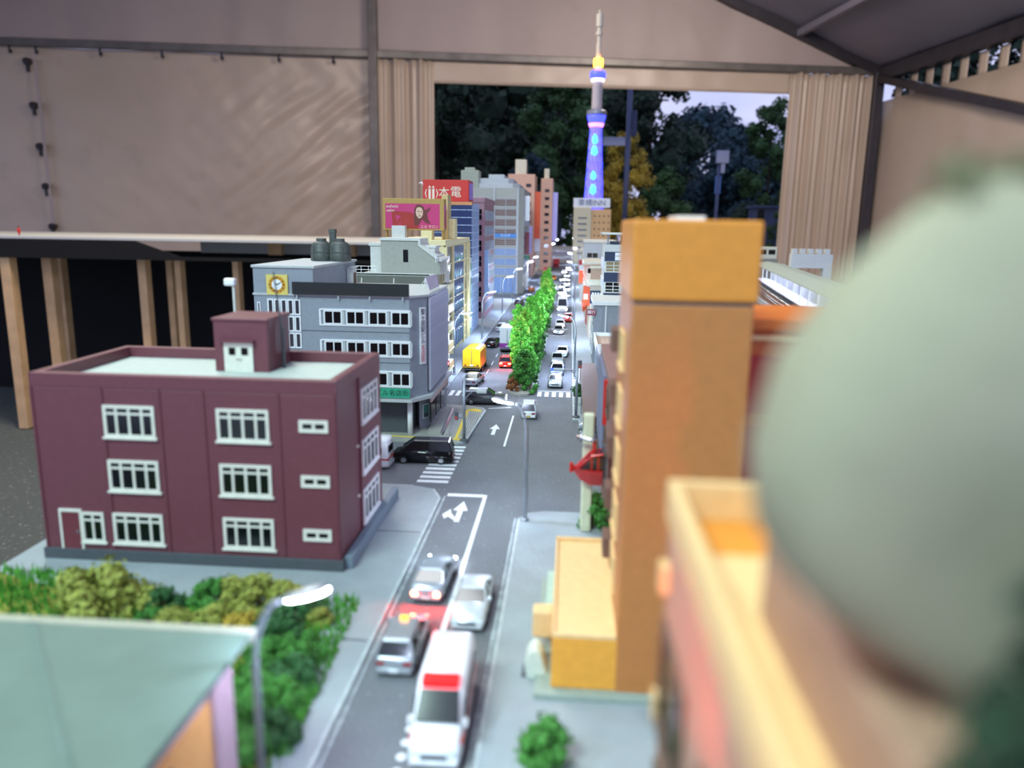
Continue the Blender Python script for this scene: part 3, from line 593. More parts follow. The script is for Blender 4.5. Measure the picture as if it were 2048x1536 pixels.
MB().tube([(0, 8, 18), (-3.5, 8, 21), (-6, 8, 20)], [1.5, 1.2, .4], 8).build('roof_horn', WHITE, bb)
# ---- mauve building
b = T('mauve_building', 'narrow mauve office building with dark square windows', 'building', (-140, 1018, 1.1))
MB().box(0, 27.5, 0, 130, 0, 152).build('walls', MAUVE, b, bevel=.4); MB().box(-1, 28.5, -1, 131, 150, 157).build('cornice', MAUVE, b, bevel=1)
F = Face(b, 0, 0, 0); R = Face(b, 27.5, 0, 90)
for i in range(7):
    z = 8+20*i; window(F, 12, z, 13, 15, (), (.5,), MAUVE, t=.8, sill=False)
    for k in range(4): window(R, 6+31*k, z, 26, 13, (.33, .66), (), LGREY, M('pale_blue_bay', '7f9cc8', .15, spec=.7), t=1, sill=False)  # side panes in a plain pale blue
MB().box(27.5, 33, 4, 7, 30, 90).build('hanging_sign', M('sign_ice_blue', '9ec0e8', .4), b)
# ---- large grey department block across the side street
b = T('department_block', 'tall grey department block with chamfered corner and brown blinds', 'building', (-225, 1392, 1.1))
m = MB().prism([(0, 0), (88, 0), (130, 0), (141, 12), (141, 190), (0, 190)], 0, 186); m.build('walls', BEIGE, b, bevel=.5)
MB().prism([(20, 8), (120, 8), (132, 22), (132, 150), (20, 150)], 186, 194).build('upper_step', LGREY, b, bevel=.5)
MB().prism([(60, 14), (112, 14), (120, 26), (120, 130), (60, 130)], 194, 203).build('roof_step', LGREY, b, bevel=.5); MB().box(76, 104, 20, 90, 203, 210).build('roof_room', LGREY, b, bevel=.5)
MB().box(28, 60, 6, 40, 186, 216).build('plant_tower', M('sage_grey', '9aa08e', .55), b, bevel=1); MB().box(34, 52, 12, 30, 216, 221).build('plant_cap', M('sage_grey', '9aa08e', .55), b, bevel=1)
F = Face(b, 0, 0, 0); R = Face(b, 141, 12, 90)
for i in range(8):
    z = 34+17.2*i
    wd = window(F, 89, z, 40, 13.5, (.5,), (.3, .55, .8), LGREY, BROWN if i > 2 else M('pale_blue_bay', '7f9cc8', .15, spec=.7), t=1, sill=False)
    F.mb('band_course', MB().box(0, 89, -.6, 0, 0, 1), 0, z+15, LGREY)
    for k in range(5): window(R, 10+34*k, z, 26, 12, (.33, .66), (), LGREY, M('pale_blue_bay', '7f9cc8', .15, spec=.7), t=1, sill=False)
F.mb('entrance_glazing', MB().box(0, 42, -1, 0, 0, 28), 88, 2, M('pale_blue_bay', '7f9cc8', .15, spec=.7))
for i in range(4): F.mb('entrance_mullion', MB().box(0, 1, -1.6, 0, 0, 28), 88+13.6*i, 2, LGREY)
F.mb('blue_fascia', MB().box(0, 40, -1.5, 0, 0, 7), 89, 100, M('fascia_blue', '4a86c8', .4)); F.text('カメラ', 6, 109, 103.5, WHITE, 1.7, ext=.05)
for u in (87, 129): F.mb('pier', MB().box(0, 3, -2, 0, 0, 186), u, 0, LGREY)
for i, (z, h, mt) in enumerate(((130, 44, WHITE), (70, 40, M('sign_dark_red', '6b1f2c', .4)), (60, 8, M('sign_teal', '2f7a60', .4)))): R.mb('street_sign', MB().box(0, 2, -9, 0, 0, h), 14+6*i, z, mt)
# ---- peach towers behind
for name, lb, x, y, wx, dy, h, hc, cx, sgs in (
    ('peach_tower', 'peach tower block with a broad cream lift house on top', -152, 1880, 64, 120, 240, 274, 16, ((M('sign_orange', 'd8562c', .4), 90, 110), (WHITE, 60, 60))),
    ('peach_tower', 'narrower peach tower block with a slim cream lift house on top', -84, 2150, 32, 130, 246, 272, 8, ((M('sign_lilac', 'b8b0e8', .4), 80, 130),)),):
    b = T(name, lb, 'building', (x, y, 1.1), 0, 'peach towers at the street end'); MB().box(0, wx, 0, dy, 0, h).build('walls', PEACH, b, bevel=1)
    MB().box(cx, cx+wx*.42, 10, 44, h, hc).build('lift_house', M('lift_cream', 'd8cdb0', .5), b, bevel=1.5)
    R = Face(b, wx, 0, 90); F = Face(b, 0, 0, 0)
    for i in range(10):
        for k in range(3): window(R, 10+36*k, 20+21*i, 26, 12, (.5,), (), PEACH, t=1, sill=False)
        window(F, wx-22, 20+21*i, 14, 10, (), (), PEACH, t=1, sill=False)
    for k, (mt, z, hh) in enumerate(sgs): R.mb('hanging_sign', MB().box(0, 3, -14, 0, 0, hh), 6+22*k, z, mt)
for i, (y, h, mt, lb) in enumerate(((1600, 150, LGREY, 'light grey infill building with an orange hanging sign'), (1740, 178, M('pale_lilac', 'b9b4c8', .5), 'pale lilac infill building below the peach towers'), (2320, 190, LGREY, 'grey end building past the peach towers'), (2500, 150, M('tan_wall', 'b89c84', .5), 'tan end building farthest along the left pavement'))):
    b = T('infill_building', lb, 'building', (-160, y, 1.1)); xw = 62 if y < 2000 else 78
    MB().box(0, xw, 0, 124, 0, h).build('walls', mt, b, bevel=1); R = Face(b, xw, 0, 90)
    for r in range(int(h/22)):
        for k in range(3): window(R, 8+40*k, 8+21*r, 30, 13, (.5,), (), LGREY, t=1, sill=False)
    R.mb('hanging_sign', MB().box(0, 3, -12, 0, 0, 60), 5, 60, M('sign_orange', 'd8562c', .4) if i % 2 == 0 else M('sign_lilac', 'b8b0e8', .4))

# ================================================================ right side of the street
# ---- orange tower with its low wing
OLIT = M('orange_bright', 'e8a23c', .45)
b = T('orange_tower', 'tall plain orange tower block with a capped top and a low wing', 'building', (15.3, 187, 1.1))
MB().box(0, 29, 0, 46, 0, 105.5).build('walls', M('orange_brown', 'b8763e', .5), b, bevel=.6)
MB().box(-.5, 29.6, -.6, 46.6, 106.3, 125.5).build('cap', ORANGE, b, bevel=.7); MB().box(.3, 28.7, .3, 45.7, 105.3, 106.5).build('joint', DGREY, b)
MB().box(11, 18, 12, 30, 125.4, 126.6).build('roof_hatch', WHITE, b)
MB().box(-17.1, 14, .2, 64, 1.6, 16.4).build('wing', OLIT, b, bevel=.4); MB().box(-17, 0, 1.4, 63, 16.3, 17).build('wing_roof', ORANGE2, b)
m = MB().box(-17.1, 0, .2, 1.2, 16.4, 17.6).box(-17.1, 0, 63, 64, 16.4, 18.4).box(-17.1, -16.2, 1.2, 63, 16.4, 17.8); m.build('wing_parapet', ORANGE2, b, bevel=.2)
MB().box(-21.5, 18, -3, 66, -1, 1.6).build('plinth', M('plinth_grey_green', '8f9c92', .7), b, bevel=.3)
MB().box(-23, -17, 17.5, 23, 6, 14.5).build('wall_vent', ORANGE2, b, bevel=.8)
MB().box(-19.4, -17.1, 26, 50, 1.6, 12).build('side_panel', PGREEN, b, bevel=.3)
L = Face(b, 0, 46, -90)
for i in range(5): L.mb('air_conditioner', MB().box(0, 9, -2.6, 0, 0, 6.6), 2, 24+16*i, M('ac_brown', '6e5046', .6), bevel=.3); window(L, 15, 22+16*i, 14, 10, (.5,), (), ORANGE2, t=.8)
# a hooded white planter and a clump beside the wing
pt = T('white_planter', 'white rounded planter hood at the foot of the orange wing', 'planter', (-7.5, 196, 1.1)); MB().prism([(-1, 0)]+[(2.8*math.cos(a)+2.2-1, 2+5.4*math.sin(a)+1.4) for a in (3.1, 2.7, 2.2, 1.8, 1.4, .9)]+[(5, 0)], -3, 4, 'y').build('shell', M('pale_resin', 'c9d2c6', .5), pt, bevel=.4); MB().box(-2.5, 0, -2, 3, 0, 1).build('foot', DGREY, pt)
# ---- orange shop block behind the tower
b = T('orange_block', 'orange shop block with a red sign band beyond the orange tower', 'building', (46, 236, 1.1)); MB().box(0, 50, 0, 40, 0, 94).build('walls', M('orange_deep', 'c8642c', .5), b, bevel=.5); MB().box(-1, 52, -2, 41, 93.8, 97.5).build('cornice', M('orange_rim', 'd8722a', .5), b, bevel=.6); MB().box(-.5, 51.5, -1.2, 41, 90.6, 92.2).build('moulding', ORANGE2, b, bevel=.3)
F = Face(b, 0, 0, 0)
for i in range(3): F.mb('red_panel', MB().box(0, 24, -.8, 0, 0, 18), 2, 24+22*i, M('panel_red', 'b02a22', .4)); window(F, 29, 22+22*i, 16, 14, (.5,), (), M('orange_rim', 'd8722a', .5), t=1)
# ---- the very near cream-and-pink block
PINK = M('pink_beige', 'b58d78', .5)
b = T('pink_block', 'pink-beige block with a cream parapet roof and dark windows', 'building', (15, 22, 1.1))
MB().box(0, 13.2, 0, 81, 0, 84).build('walls', PINK, b, bevel=.4)
m = MB(); parapet(m, -.5, 13.6, -.5, 81.5, 84, 89.6, 1.6); m.build('parapet', ORANGE2, b, bevel=.3)
MB().box(1, 12.2, 1, 66, 83.5, 85.4).build('roof', ORANGE2, b); MB().box(1, 12.2, 66, 80, 83.6, 84.4).build('roof_well', ORANGE, b)
MB().box(5, 11.8, 1.5, 51, 85, 94.4).build('roof_house', PINK, b, bevel=.5)
L = Face(b, 0, 81, -90)
for r in range(3):
    for k in range(2): window(L, 2.5+30*k, 55-22*r, 19, 15, (.5,), (), M('frame_brown', '5f4a40', .5), t=.9)
for r in range(4): L.mb('sill_block', MB().box(0, 3, -1.2, 0, 0, 4), .4, 74-20*r, ORANGE2)
# ---- pale tree crowns right beside the lens
def pine(name, lb, x, y, h, r, zc, mat, seed, lumps=70, leaves=60, group=None, ls=None):
    o = T(name, lb, 'tree', (x, y, 1.1), 0, group); rng = random.Random(seed)
    MB().tube([(0, 0, 0), (.4, .2, h*.4), (0, 0, h*.85)], [r*.12, r*.09, r*.03], 7).build('trunk', M('model_bark', '5a4634', .9), o)
    crown(rng, r, r, zc, h, lumps, r*.34, leaves, ls or r*.075, core=.62).build('crown', mat, o, fix=False); return o
PLAST = M('pale_plaster_rock', '96917c', .85, var=.10, scale=120, bump=.25, bscale=300)
hl = T('plaster_hill', 'smooth pale grey plaster hill with small shrubs along its crest', 'hill', (0, 0, 1.1))
def hillp(t, z):                # left outline of the hill against the street, bulging at mid height
    pts = [(0, 28), (60, 27.5), (93, 27), (96.5, 22), (99, 17.5), (102, 14.2), (105, 12.6), (110, 11.8), (116, 13.2), (121, 16.4), (125, 20.5), (127, 24)]
    for (za, xa), (zb, xb) in zip(pts, pts[1:]):
        if z <= zb: return xa+(xb-xa)*(z-za)/(zb-za)
    return 24
secs = []
for z in [0, 30, 60, 80, 92, 96, 99, 101.5, 104, 107, 110, 113, 116, 118.5, 121, 123, 125, 126.2, 127]:
    x0 = hillp(0, z); k_ = max(.12, 1-max(0, (z-112)/15.5)**2.4); q = []
    for i in range(28):
        a = 2*math.pi*i/28; ca, sa = math.cos(a), math.sin(a); xr = (44-x0)/2; d = 1+.06*noise.noise((ca*1.5, sa*1.5, z/14))
        q.append((44-xr+xr*math.copysign(abs(ca)**.7, ca)*d, 49+7.5*k_*math.copysign(abs(sa)**.7, sa)*d, z))
    secs.append(q)
MB().loft(secs).build('rock', PLAST, hl, smooth=True)
for i in range(9): crown(random.Random(60+i), 1.5, 1.5, 0, 3.4, 8, .9, 24, .25).build('crest_shrub', M('leaf_olive_grey', '7d7c5e', .85, var=.2), hl, loc=(22.3+1.7*i, 49+.6*(i % 3), 124.6+.5*(i % 2)), fix=False)
PALED = M('leaf_deep_shadow_green', '2c4430', .85, var=.25, scale=300)  # the dark tree's own green
pine('dark_tree', 'dark green model tree standing in front of the plaster hill', 26.6, 36, 112, 6.2, 40, PALED, 6, 130, 40)
bc = T('red_glow_mast', 'slim mast with a red warning beacon at the pavement edge', 'beacon', (3, 38, -9)); MB().tube([(0, 0, 10), (0, 0, 88)], .5, 8).build('mast', STEEL, bc); MB().lathe([(1.2, 88), (1.3, 90.5), (.5, 91.6)], 12).build('dome', M('red_glow_dome', 'ff3020', emit=8, ecol='ff2418'), bc)  # mast and dome added out of view to carry the red spot
sl = bpy.data.lights.new('red_glow_spot', 'SPOT'); sl.energy = .07; sl.color = (1, .06, .03); sl.spot_size = math.radians(32); sl.spot_blend = 1; sl.shadow_soft_size = .0012
so = bpy.data.objects.new('red_glow_spot', sl); COL.objects.link(so); so.parent = bc; so.location = (0, .0016, .0895); so.rotation_euler = Vector((14, 52, -4)).to_track_quat('-Z', 'Y').to_euler()
k = T('lilac_building', 'lilac building with a rounded white roof between plaster hill and pink-beige block', 'building', (35, 66, 1.1))
MB().box(-5.6, 6, -6, 7, 0, 82).build('walls', M('wall_pale_lilac', 'b8a4b0', .4), k, bevel=.8); MB().box(-6, 6.5, -6.6, 7.4, 82, 85.6).build('roof', M('roof_bright_white', 'e4ebf2', .3), k, bevel=1.4)
L = Face(k, -5.6, 7, -90)
for r in range(4): window(L, 2, 12+18*r, 9, 9, (.5,), (), WHITE, t=.6)
# ---- narrow shop front with cream pillar and red boat sign
b = T('shop_building', 'narrow cream-pillared shop building behind the orange tower', 'building', (12, 300, 1.1))
MB().box(6, 60, 4, 110, 0, 62).build('walls', M('shop_wall', '8d6a62', .5), b, bevel=.3); MB().box(-4.6, -.2, 0, 4, 0, 50).build('pillar', M('pillar_cream', 'cdd0b4', .5), b, bevel=.8)
MB().box(4.6, 6, 40, 100, 20, 58).build('slate_hoarding', M('fascia_slate', '6f7690', .5), b); MB().box(4.4, 6, 30, 32, 38, 58).build('red_blade_sign', RED, b)
L = Face(b, 6, 110, -90)
for r in range(3):
    for k in range(4): window(L, 6+26*k, 10+18*r, 16, 11, (.5,), (), M('frame_brown', '5f4a40', .5), t=.8)
k = T('boat_sign', 'glossy red boat-shaped sign with dark windows projecting from the shop', 'sign', (9.5, 296, 0))
GR = M('gloss_red', 'c01c18', .15, spec=.7)
MB().loft([[(x, -w_, z1), (x, 0, z0), (x, w_, z1)] for x, w_, z0, z1 in ((-6, .4, 29.2, 31), (-3, 3, 25, 30.4), (1, 4.4, 22.8, 30), (6, 4.6, 22.6, 30))]).build('hull', GR, k, bevel=.3)
MB().tube([(-6.4, 0, 28.2), (-6.4, 0, 32)], .8, 8).build('bow_post', GR, k)
for y in (-3.6, 3.6): MB().tube([(-4, y*.5, 30.5), (1.5, y, 36), (6, y, 37)], .6, 6).build('cabin_rail', GR, k)
MB().prism([(-3, 30.2), (1.4, 35.4), (6, 36.4), (6, 30.2)], -3.2, 3.2, 'y').build('cabin_glass', M('cabin_navy', '141a2c', .1, spec=.8), k)
for x in (1.2, 3.8): MB().box(x, x+.5, -3.5, 3.5, 30, 36.6).build('window_post', GR, k)
MB().tube([(2.4, 0, 36), (2.4, 0, 41)], .8, 8).build('mast', GR, k); MB().tube([(-4.6, 0, 42.6), (1.4, 0, 41.6), (3, 0, 41.4)], [.8, .9, 1.3], 10).build('horn', CHROME, k, smooth=True)
MB().box(5.5, 7.5, -2, 2, 26, 40).build('bracket', DGREY, k)
# ---- awning shop
b = T('awning_shop', 'shop with a deep brown flat awning beside the traffic-signal pole', 'shop', (14, 421, 1.1))
MB().box(8.5, 60, 70, 172, 0, 34).build('walls', LGREY, b, bevel=.3); MB().box(-4, 9, -2, 170, 17.4, 19.4).build('awning', M('awning_brown', '6d5a52', .6), b, bevel=.3); MB().box(-4.2, 9, -2.6, -2, 12.5, 19.4).build('awning_drop', M('awning_dark', '4a2c2a', .6), b)
MB().box(8, 11, -2, 170, 19.4, 33).build('upper_fascia', M('fascia_slate', '6f7690', .5), b); L = Face(b, 8.5, 172, -90)
for k_ in range(4): L.mb('shutter', MB().box(0, 18, -.5, 0, 0, 15), 4+23*k_, 1, M('shutter_grey', '8a8d90', .5))
for x in (-3.4,):
    for y in (0, 84, 166): MB().tube([(x, y, 0), (x, y, 17.5)], .4, 6).build('awning_post', STEEL, b)
pt = T('street_planter', 'square concrete planter at the corner beside the traffic-signal pole', 'planter', (8.2, 540, 1.1)); MB().box(-2.6, 2.6, -8, 8, 0, 5).build('box', OFFW, pt, bevel=.3); MB().box(-2.2, 2.2, -7.4, 7.4, 4.6, 5.2).build('soil', BARK, pt)
crown(random.Random(8), 2.6, 6.5, 4.6, 11.5, 16, 2.4, 40, .7).build('plant', FOIL[2], pt, fix=False)
# ---- annex with tiled roof terrace, then the bank block and the navy block
b = T('terrace_building', 'low grey building with a white-edged tiled roof terrace', 'building', (23, 612, 1.1))
MB().box(2, 40, 2, 76, 0, 25).build('walls', GREY, b); MB().box(0, 42, 0, 78, 24, 27).build('slab', OFFW, b, bevel=.3)
m = MB(); parapet(m, 0, 42, 0, 78, 27, 30, 1.6); m.build('parapet', OFFW, b, bevel=.2)
tl = MB().box(.15, 4.6, .15, 4.6, 0, .35).mesh('tile', M('terrace_tile', 'a8907c', .7, var=.1))
for i in range(8):
    for j in range(15): put('tile', tl, b, (1.9+4.75*i, 2+4.75*j, 27))
b = T('bank_building', 'grey bank building with a flat off-white roof and red hanging sign', 'building', (23, 698, 1.1))
MB().box(0, 50, 0, 60, 0, 54).build('walls', M('bank_grey', '7c8288', .5), b, bevel=.3); MB().box(-1.5, 52, -2, 62, 53.5, 57.5).build('roof', OFFW, b, bevel=.4)
MB().box(6, 7, -.6, 0, 4, 50).build('rain_pipe', STEEL, b); MB().box(10, 11.6, -1, 0, 8, 53).build('pilaster', LGREY, b)
hs = MB().box(-6, 1.5, -3.2, -1.8, 44.5, 50).build('hanging_sign', M('sign_maroon', '7c2530', .5), b); text(b, '銀行', 3.6, (-2.2, -3.3, 47.2), WHITE, ext=.03)
L = Face(b, 0, 60, -90)
for r in range(3):
    for k_ in range(3): window(L, 4+18*k_, 8+15*r, 14, 10, (.5,), (), LGREY, t=.8)
b = T('navy_building', 'navy and white banded building with a lattice roof and Japanese sign', 'building', (33.5, 762, 1.1))
MB().box(0, 60, 0, 60, 0, 106).build('walls', OFFW, b, bevel=.3); F = Face(b, 0, 0, 0); L = Face(b, 0, 60, -90)
for z in (53, 73, 93): F.mb('navy_band', MB().box(0, 60, -.8, 0, 0, 9), 0, z-3, NAVY)
for z in (60, 80):
    for k_ in range(3): window(F, 1+17*k_, z-.6, 15, 11, (.55,), (.3, .6), OFFW, M('straw_blind', '8a7c58', .5) if z > 70 else GLASS, t=.9, sill=False)
sn = F.mb('sign', MB().box(0, 26, -.8, 0, 0, 7.4), 10, 91, WHITE, .9); text(sn, '一般タクシー', 5.2, (.8, -.9, 3.7), BLACK, align='LEFT', ext=.03)
for r in range(5): L.mb('white_panel', MB().box(0, 54, -1, 0, 0, 10), 3, 6+19*r, M('bluish_white_panel', 'd8dcea', .4))  # panels in a plain bluish white
MB().box(-3, 62, -6, 62, 115.5, 117).build('roof_canopy', OFFW, b); 
for x in (2, 20, 40): MB().box(x, x+1.6, 1, 2.6, 106, 115.5).build('canopy_post', STEEL, b)
MB().box(6, 22, 2, 30, 106, 108.5).build('roof_tank_base', NAVY, b); MB().box(24, 36, 4, 20, 106, 113).build('roof_plant', CREAM, b)
# ---- shops farther on
b = T('striped_shop', 'small shop with a blue and white striped awning and orange hanging sign', 'shop', (21, 850, 1.1))
MB().box(2, 60, 0, 110, 0, 62).build('walls', M('shop_beige', 'c0b4a4', .5), b, bevel=.3); MB().box(0, 61, -2, 112, 60, 66).build('roof', M('roof_cream', 'd8d4c0', .5), b)
F = Face(b, 2, 0, 0); F.mb('navy_wall', MB().box(0, 20, -1, 0, 0, 14), 0, 40, NAVY)
for i in range(6): F.mb('awning_stripe', MB().prism([(-4, 0), (0, 8), (0, 0)], 0, 2, 'x'), 2+3*i, 46, WHITE)
MB().box(2, 40, 1, 4, 62, 78).build('roof_wall', M('roof_wall_tan', 'b89a86', .5), b); MB().box(1, 42, 0, 5, 78, 80.5).build('roof_wall_cap', M('roof_cream', 'd8d4c0', .5), b)
MB().add([(-6, 4, 40), (2, 4, 36), (2, 24, 36), (-6, 24, 40), (-5, 4, 58), (2, 4, 56), (2, 24, 56), (-5, 24, 58)], [(3, 2, 1, 0), (4, 5, 6, 7), (0, 1, 5, 4), (1, 2, 6, 5), (2, 3, 7, 6), (3, 0, 4, 7)]).build('hanging_sign', M('sign_orange', 'd8562c', .4), b); MB().box(-5, 0, 3.4, 4, 44, 50).build('sign_label', WHITE, b)
for i, (x, y, wx, dy, h, mt, lb) in enumerate(((22, 985, 50, 120, 48, M('shop_red', 'b8503c', .5), 'low brick-red shop past the striped awning'), (24, 1300, 46, 150, 64, M('shop_peach', 'd0a08a', .5), 'peach shop with a cream roof and green sign along the right pavement'), (26, 1480, 60, 140, 96, LGREY, 'plain light grey block behind the peach shop'), (28, 1700, 60, 200, 74, M('tan_wall', 'b89c84', .5), 'tan flat block before the inn'), (30, 1960, 70, 240, 60, BEIGE, 'low beige block in front of the inn'))):
    b = T('street_building', lb, 'building', (x, y, 1.1)); MB().box(0, wx, 0, dy, 0, h-4).build('walls', mt, b, bevel=.4); MB().box(-1.5, wx+1, -1.5, dy+1, h-4, h).build('roof', M('roof_cream', 'd8d4c0', .5), b, bevel=.4)
    F = Face(b, 0, 0, 0); L = Face(b, 0, dy, -90)
    for r in range(max(1, int(h/20))):
        for k_ in range(2): window(F, 5+wx/2*k_, 6+19*r, wx/2-8, 11, (.5,), (), OFFW, t=1, sill=False)
        for k_ in range(4): window(L, 5+dy/4*k_, 6+19*r, dy/4-8, 11, (.5,), (), OFFW, t=1, sill=False)
    L.mb('shop_fascia', MB().box(0, dy*.8, -4, 0, 0, 6), dy*.1, 15, (M('sign_orange', 'd8562c', .4), M('sign_teal', '2f7a60', .4), RED, NAVY, WHITE)[i])
    L.mb('hanging_sign', MB().box(0, 2, -8, 0, 0, 22), dy*.75, 26, (WHITE, M('sign_orange', 'd8562c', .4), WHITE, RED, WHITE)[i])
# ---- the inn
b = T('inn_building', 'cream inn tower with rows of small square windows and a white roof sign', 'building', (8, 2600, 1.1))
MB().box(0, 58, 0, 160, 0, 181).build('walls', M('inn_cream', 'cfc4a4', .5), b, bevel=1); MB().box(58, 122, 6, 160, 0, 176).build('side_wing', M('inn_peach', 'dcb07a', .5), b, bevel=1)
F = Face(b, 0, 0, 0); F2 = Face(b, 58, 6, 0)
for r in range(7): window(F, 14, 30+19*r, 30, 6, (), (), M('inn_cream', 'cfc4a4', .5), M('inn_slate', '54607c', .4), t=.8, sill=False)
for r in range(6):
    for c in range(4): window(F2, 8+15*c, 46+21*r, 6.5, 6.5, (), (), M('inn_peach', 'dcb07a', .5), t=.9, sill=False)
rs = T('inn_roof_sign', 'white rooftop sign board of the inn with grey lettering', 'sign', (8, 2606, 182.1)); MB().box(-2, 118, 0, 6, 0, 30).build('board', WHITE, rs, bevel=.5); text(rs, '東横INN', 24, (58, -.4, 14), M('sign_ink_blue', '56608a', .5), ext=.1)
# ---- lattice tower
tw = T('broadcast_tower', 'tall lattice broadcast tower model lit blue with an amber ring', 'tower', (98, 3600, 1.1))
TB = M('tower_blue_glow', '4a50d8', .4, emit=2.2, ecol='3038ff'); TW = M('tower_pale_lattice', 'c9c2c8', .5); TC = M('tower_cyan_lamp', '40d8ff', emit=9, ecol='18b4ff')
TCORE = M('tower_core_glow', '6a60d8', .5, emit=1.3, ecol='5a48f0')
def ring(z): # radius of the tapering shaft
    pts = [(0, 62), (250, 41), (360, 35), (470, 29), (560, 25), (600, 24)]
    for (a, ra), (c, rb) in zip(pts, pts[1:]):
        if z <= c: return ra+(rb-ra)*(z-a)/(c-a)
    return 24
MB().lathe([(ring(z)*.82, z) for z in range(0, 561, 40)], 20).build('core', TCORE, tw, smooth=True)
for k_ in range(12):
    for s_ in (-1, 1):
        pts = []
        for i in range(15): z = i*40; a = k_*math.pi/6+s_*i*.2618; r = ring(z); pts.append((r*math.cos(a), r*math.sin(a), z))
        MB().tube(pts, 1.6, 5).build('lattice_strut', TB if s_ > 0 else TW, tw)
for z in range(40, 560, 40): MB().lathe([(ring(z)+.6, z-1.2), (ring(z)+.6, z+1.2)], 20).build('hoop', TB if z < 440 else TW, tw)
for z, h, r in ((262, 40, 11), (325, 34, 9), (430, 38, 11), (478, 40, 9)): MB().lathe([(0, 0), (r, h*.2), (r*.8, h*.7), (0, h)], 10).build('spot_lamp', TC, tw, loc=(-ring(z)*.15, -ring(z)-2, z))
MB().lathe([(26, 555), (34, 570), (40, 590), (41, 600)], 24).build('lower_deck', TB, tw, smooth=True); MB().lathe([(30, 552), (35, 566), (27, 567)], 24).build('deck_skirt', M('tower_pink_glow', 'd890e0', emit=2, ecol='d070ff'), tw)
MB().lathe([(43, 600), (45, 606), (45, 616), (40, 622)], 24).build('deck_roof', STEEL, tw)
MB().lathe([(24, 622), (22, 640), (21, 745), (24, 752)], 20).build('upper_shaft', TW, tw, smooth=True)
for k_ in range(10):
    for s_ in (-1, 1): MB().tube([((23.2-.13*i)*math.cos(k_*.628+s_*i*.2), (23.2-.13*i)*math.sin(k_*.628+s_*i*.2), 622+10*i) for i in range(13)], .9, 4).build('lattice_strut', TW, tw)
MB().lathe([(24, 748), (33, 758), (35, 770), (33, 782), (20, 790)], 24).build('upper_deck', TB, tw, smooth=True); MB().lathe([(27, 744), (28, 752)], 24).build('deck_band', M('tower_white_glow', 'f0e8ff', emit=5, ecol='f0d8ff'), tw)
MB().lathe([(12, 790), (12, 806)], 14).build('neck', TW, tw); MB().lathe([(20, 804), (20, 836)], 16).build('amber_ring', M('tower_amber', 'ffb040', emit=14, ecol='ff8a18'), tw)
MB().lathe([(11, 836), (11, 900), (9, 902), (9, 930), (15, 932), (15, 946), (10, 948), (10, 965), (15, 966), (15, 1018), (4, 1020), (4, 1024), (7, 1026), (7, 1032), (2, 1034)], 12).build('antenna', M('antenna_ivory', 'd8d4c4', .5), tw)
# ---- station on its viaduct
st = T('station_platform', 'elevated station platform with a pale green canopy roof and white lamps', 'station', (264, 770, 0), math.radians(-7.3))
MB().box(-6, 56, 0, 800, 0, 24).build('viaduct', M('viaduct_grey', '8c8a80', .7), st); MB().box(-2, 50, 0, 800, 24, 29).build('deck', M('deck_lilac', 'a8a2b4', .6), st)
MB().add([(-6, 0, 57), (22, 0, 61), (50, 0, 57), (50, 800, 57), (22, 800, 61), (-6, 800, 57), (-6, 0, 55.6), (22, 0, 59.6), (50, 0, 55.6), (50, 800, 55.6), (22, 800, 59.6), (-6, 800, 55.6)], [(0, 1, 4, 5), (1, 2, 3, 4), (6, 7, 10, 11), (7, 8, 9, 10), (0, 6, 7, 1), (1, 7, 8, 2), (5, 4, 10, 11), (0, 5, 11, 6), (2, 3, 9, 8), (4, 3, 9, 10)]).build('canopy_roof', M('canopy_green', 'b9c4b0', .6), st)
pm = MB().box(-1, 1, -1, 1, 29, 57).mesh('post', WHITE); lm = MB().box(-1, 1, -12, 12, 52.6, 53.4).mesh('platform_lamp', M('platform_tube', 'f4f8ff', emit=60, ecol='dfeaff')); fp = MB().box(-.6, .6, 0, 14, 14, 24).mesh('fence_panel', DGREY)
for i in range(12): put('post', pm, st, (6, 25+64*i, 0)); put('post', pm, st, (38, 25+64*i, 0)); put('platform_lamp', lm, st, (22, 55+64*i, 0))
for i in range(40): put('fence_panel', fp, st, (-3, 10+20*i, 6))
MB().box(24, 27, 40, 760, 29, 44).build('rear_screen', M('screen_white', 'd8dce8', .4), st)
tk = T('railway_track', 'brown ballasted twin track beside the station platform', 'track', (218, 745, 0), math.radians(-7.3)); MB().box(0, 34, 0, 880, 0, 24).build('viaduct', M('viaduct_grey', '8c8a80', .7), tk); MB().box(1, 33, 0, 880, 24, 26).build('ballast', M('ballast_brown', '6f5040', .9, var=.25, scale=900), tk)
for x in (6, 15, 20, 29): MB().box(x, x+.7, 0, 880, 26, 28).build('rail', CHROME, tk)
MB().box(-1, 1, 0, 880, 24, 31).build('edge_wall', LGREY, tk)
gr = T('station_hall', 'low station hall with a pale green panelled roof beside the track', 'building', (118, 560, 0), math.radians(-7.3)); MB().box(0, 72, 0, 330, 0, 36).build('walls', OFFW, gr)
for i in range(6): MB().box(-2, 74, -2+55*i, 52.2+55*i, 36, 39).build('roof_panel', M('canopy_green', 'b9c4b0', .6), gr, bevel=.3)
tr = T('cream_train', 'cream commuter train with dark windows standing at the station end', 'train', (362, 1700, 0)); MB().box(0, 78, 0, 19, 60, 86).build('body', M('train_cream', 'd8d6bc', .35), tr, bevel=1.5); MB().box(-2, 80, -2, 22, 0, 60).build('viaduct', M('viaduct_grey', '8c8a80', .7), tr)
for i in range(4): MB().box(4+18.5*i, 18+18.5*i, -.4, 0, 70, 80).build('window', GLASS, tr)
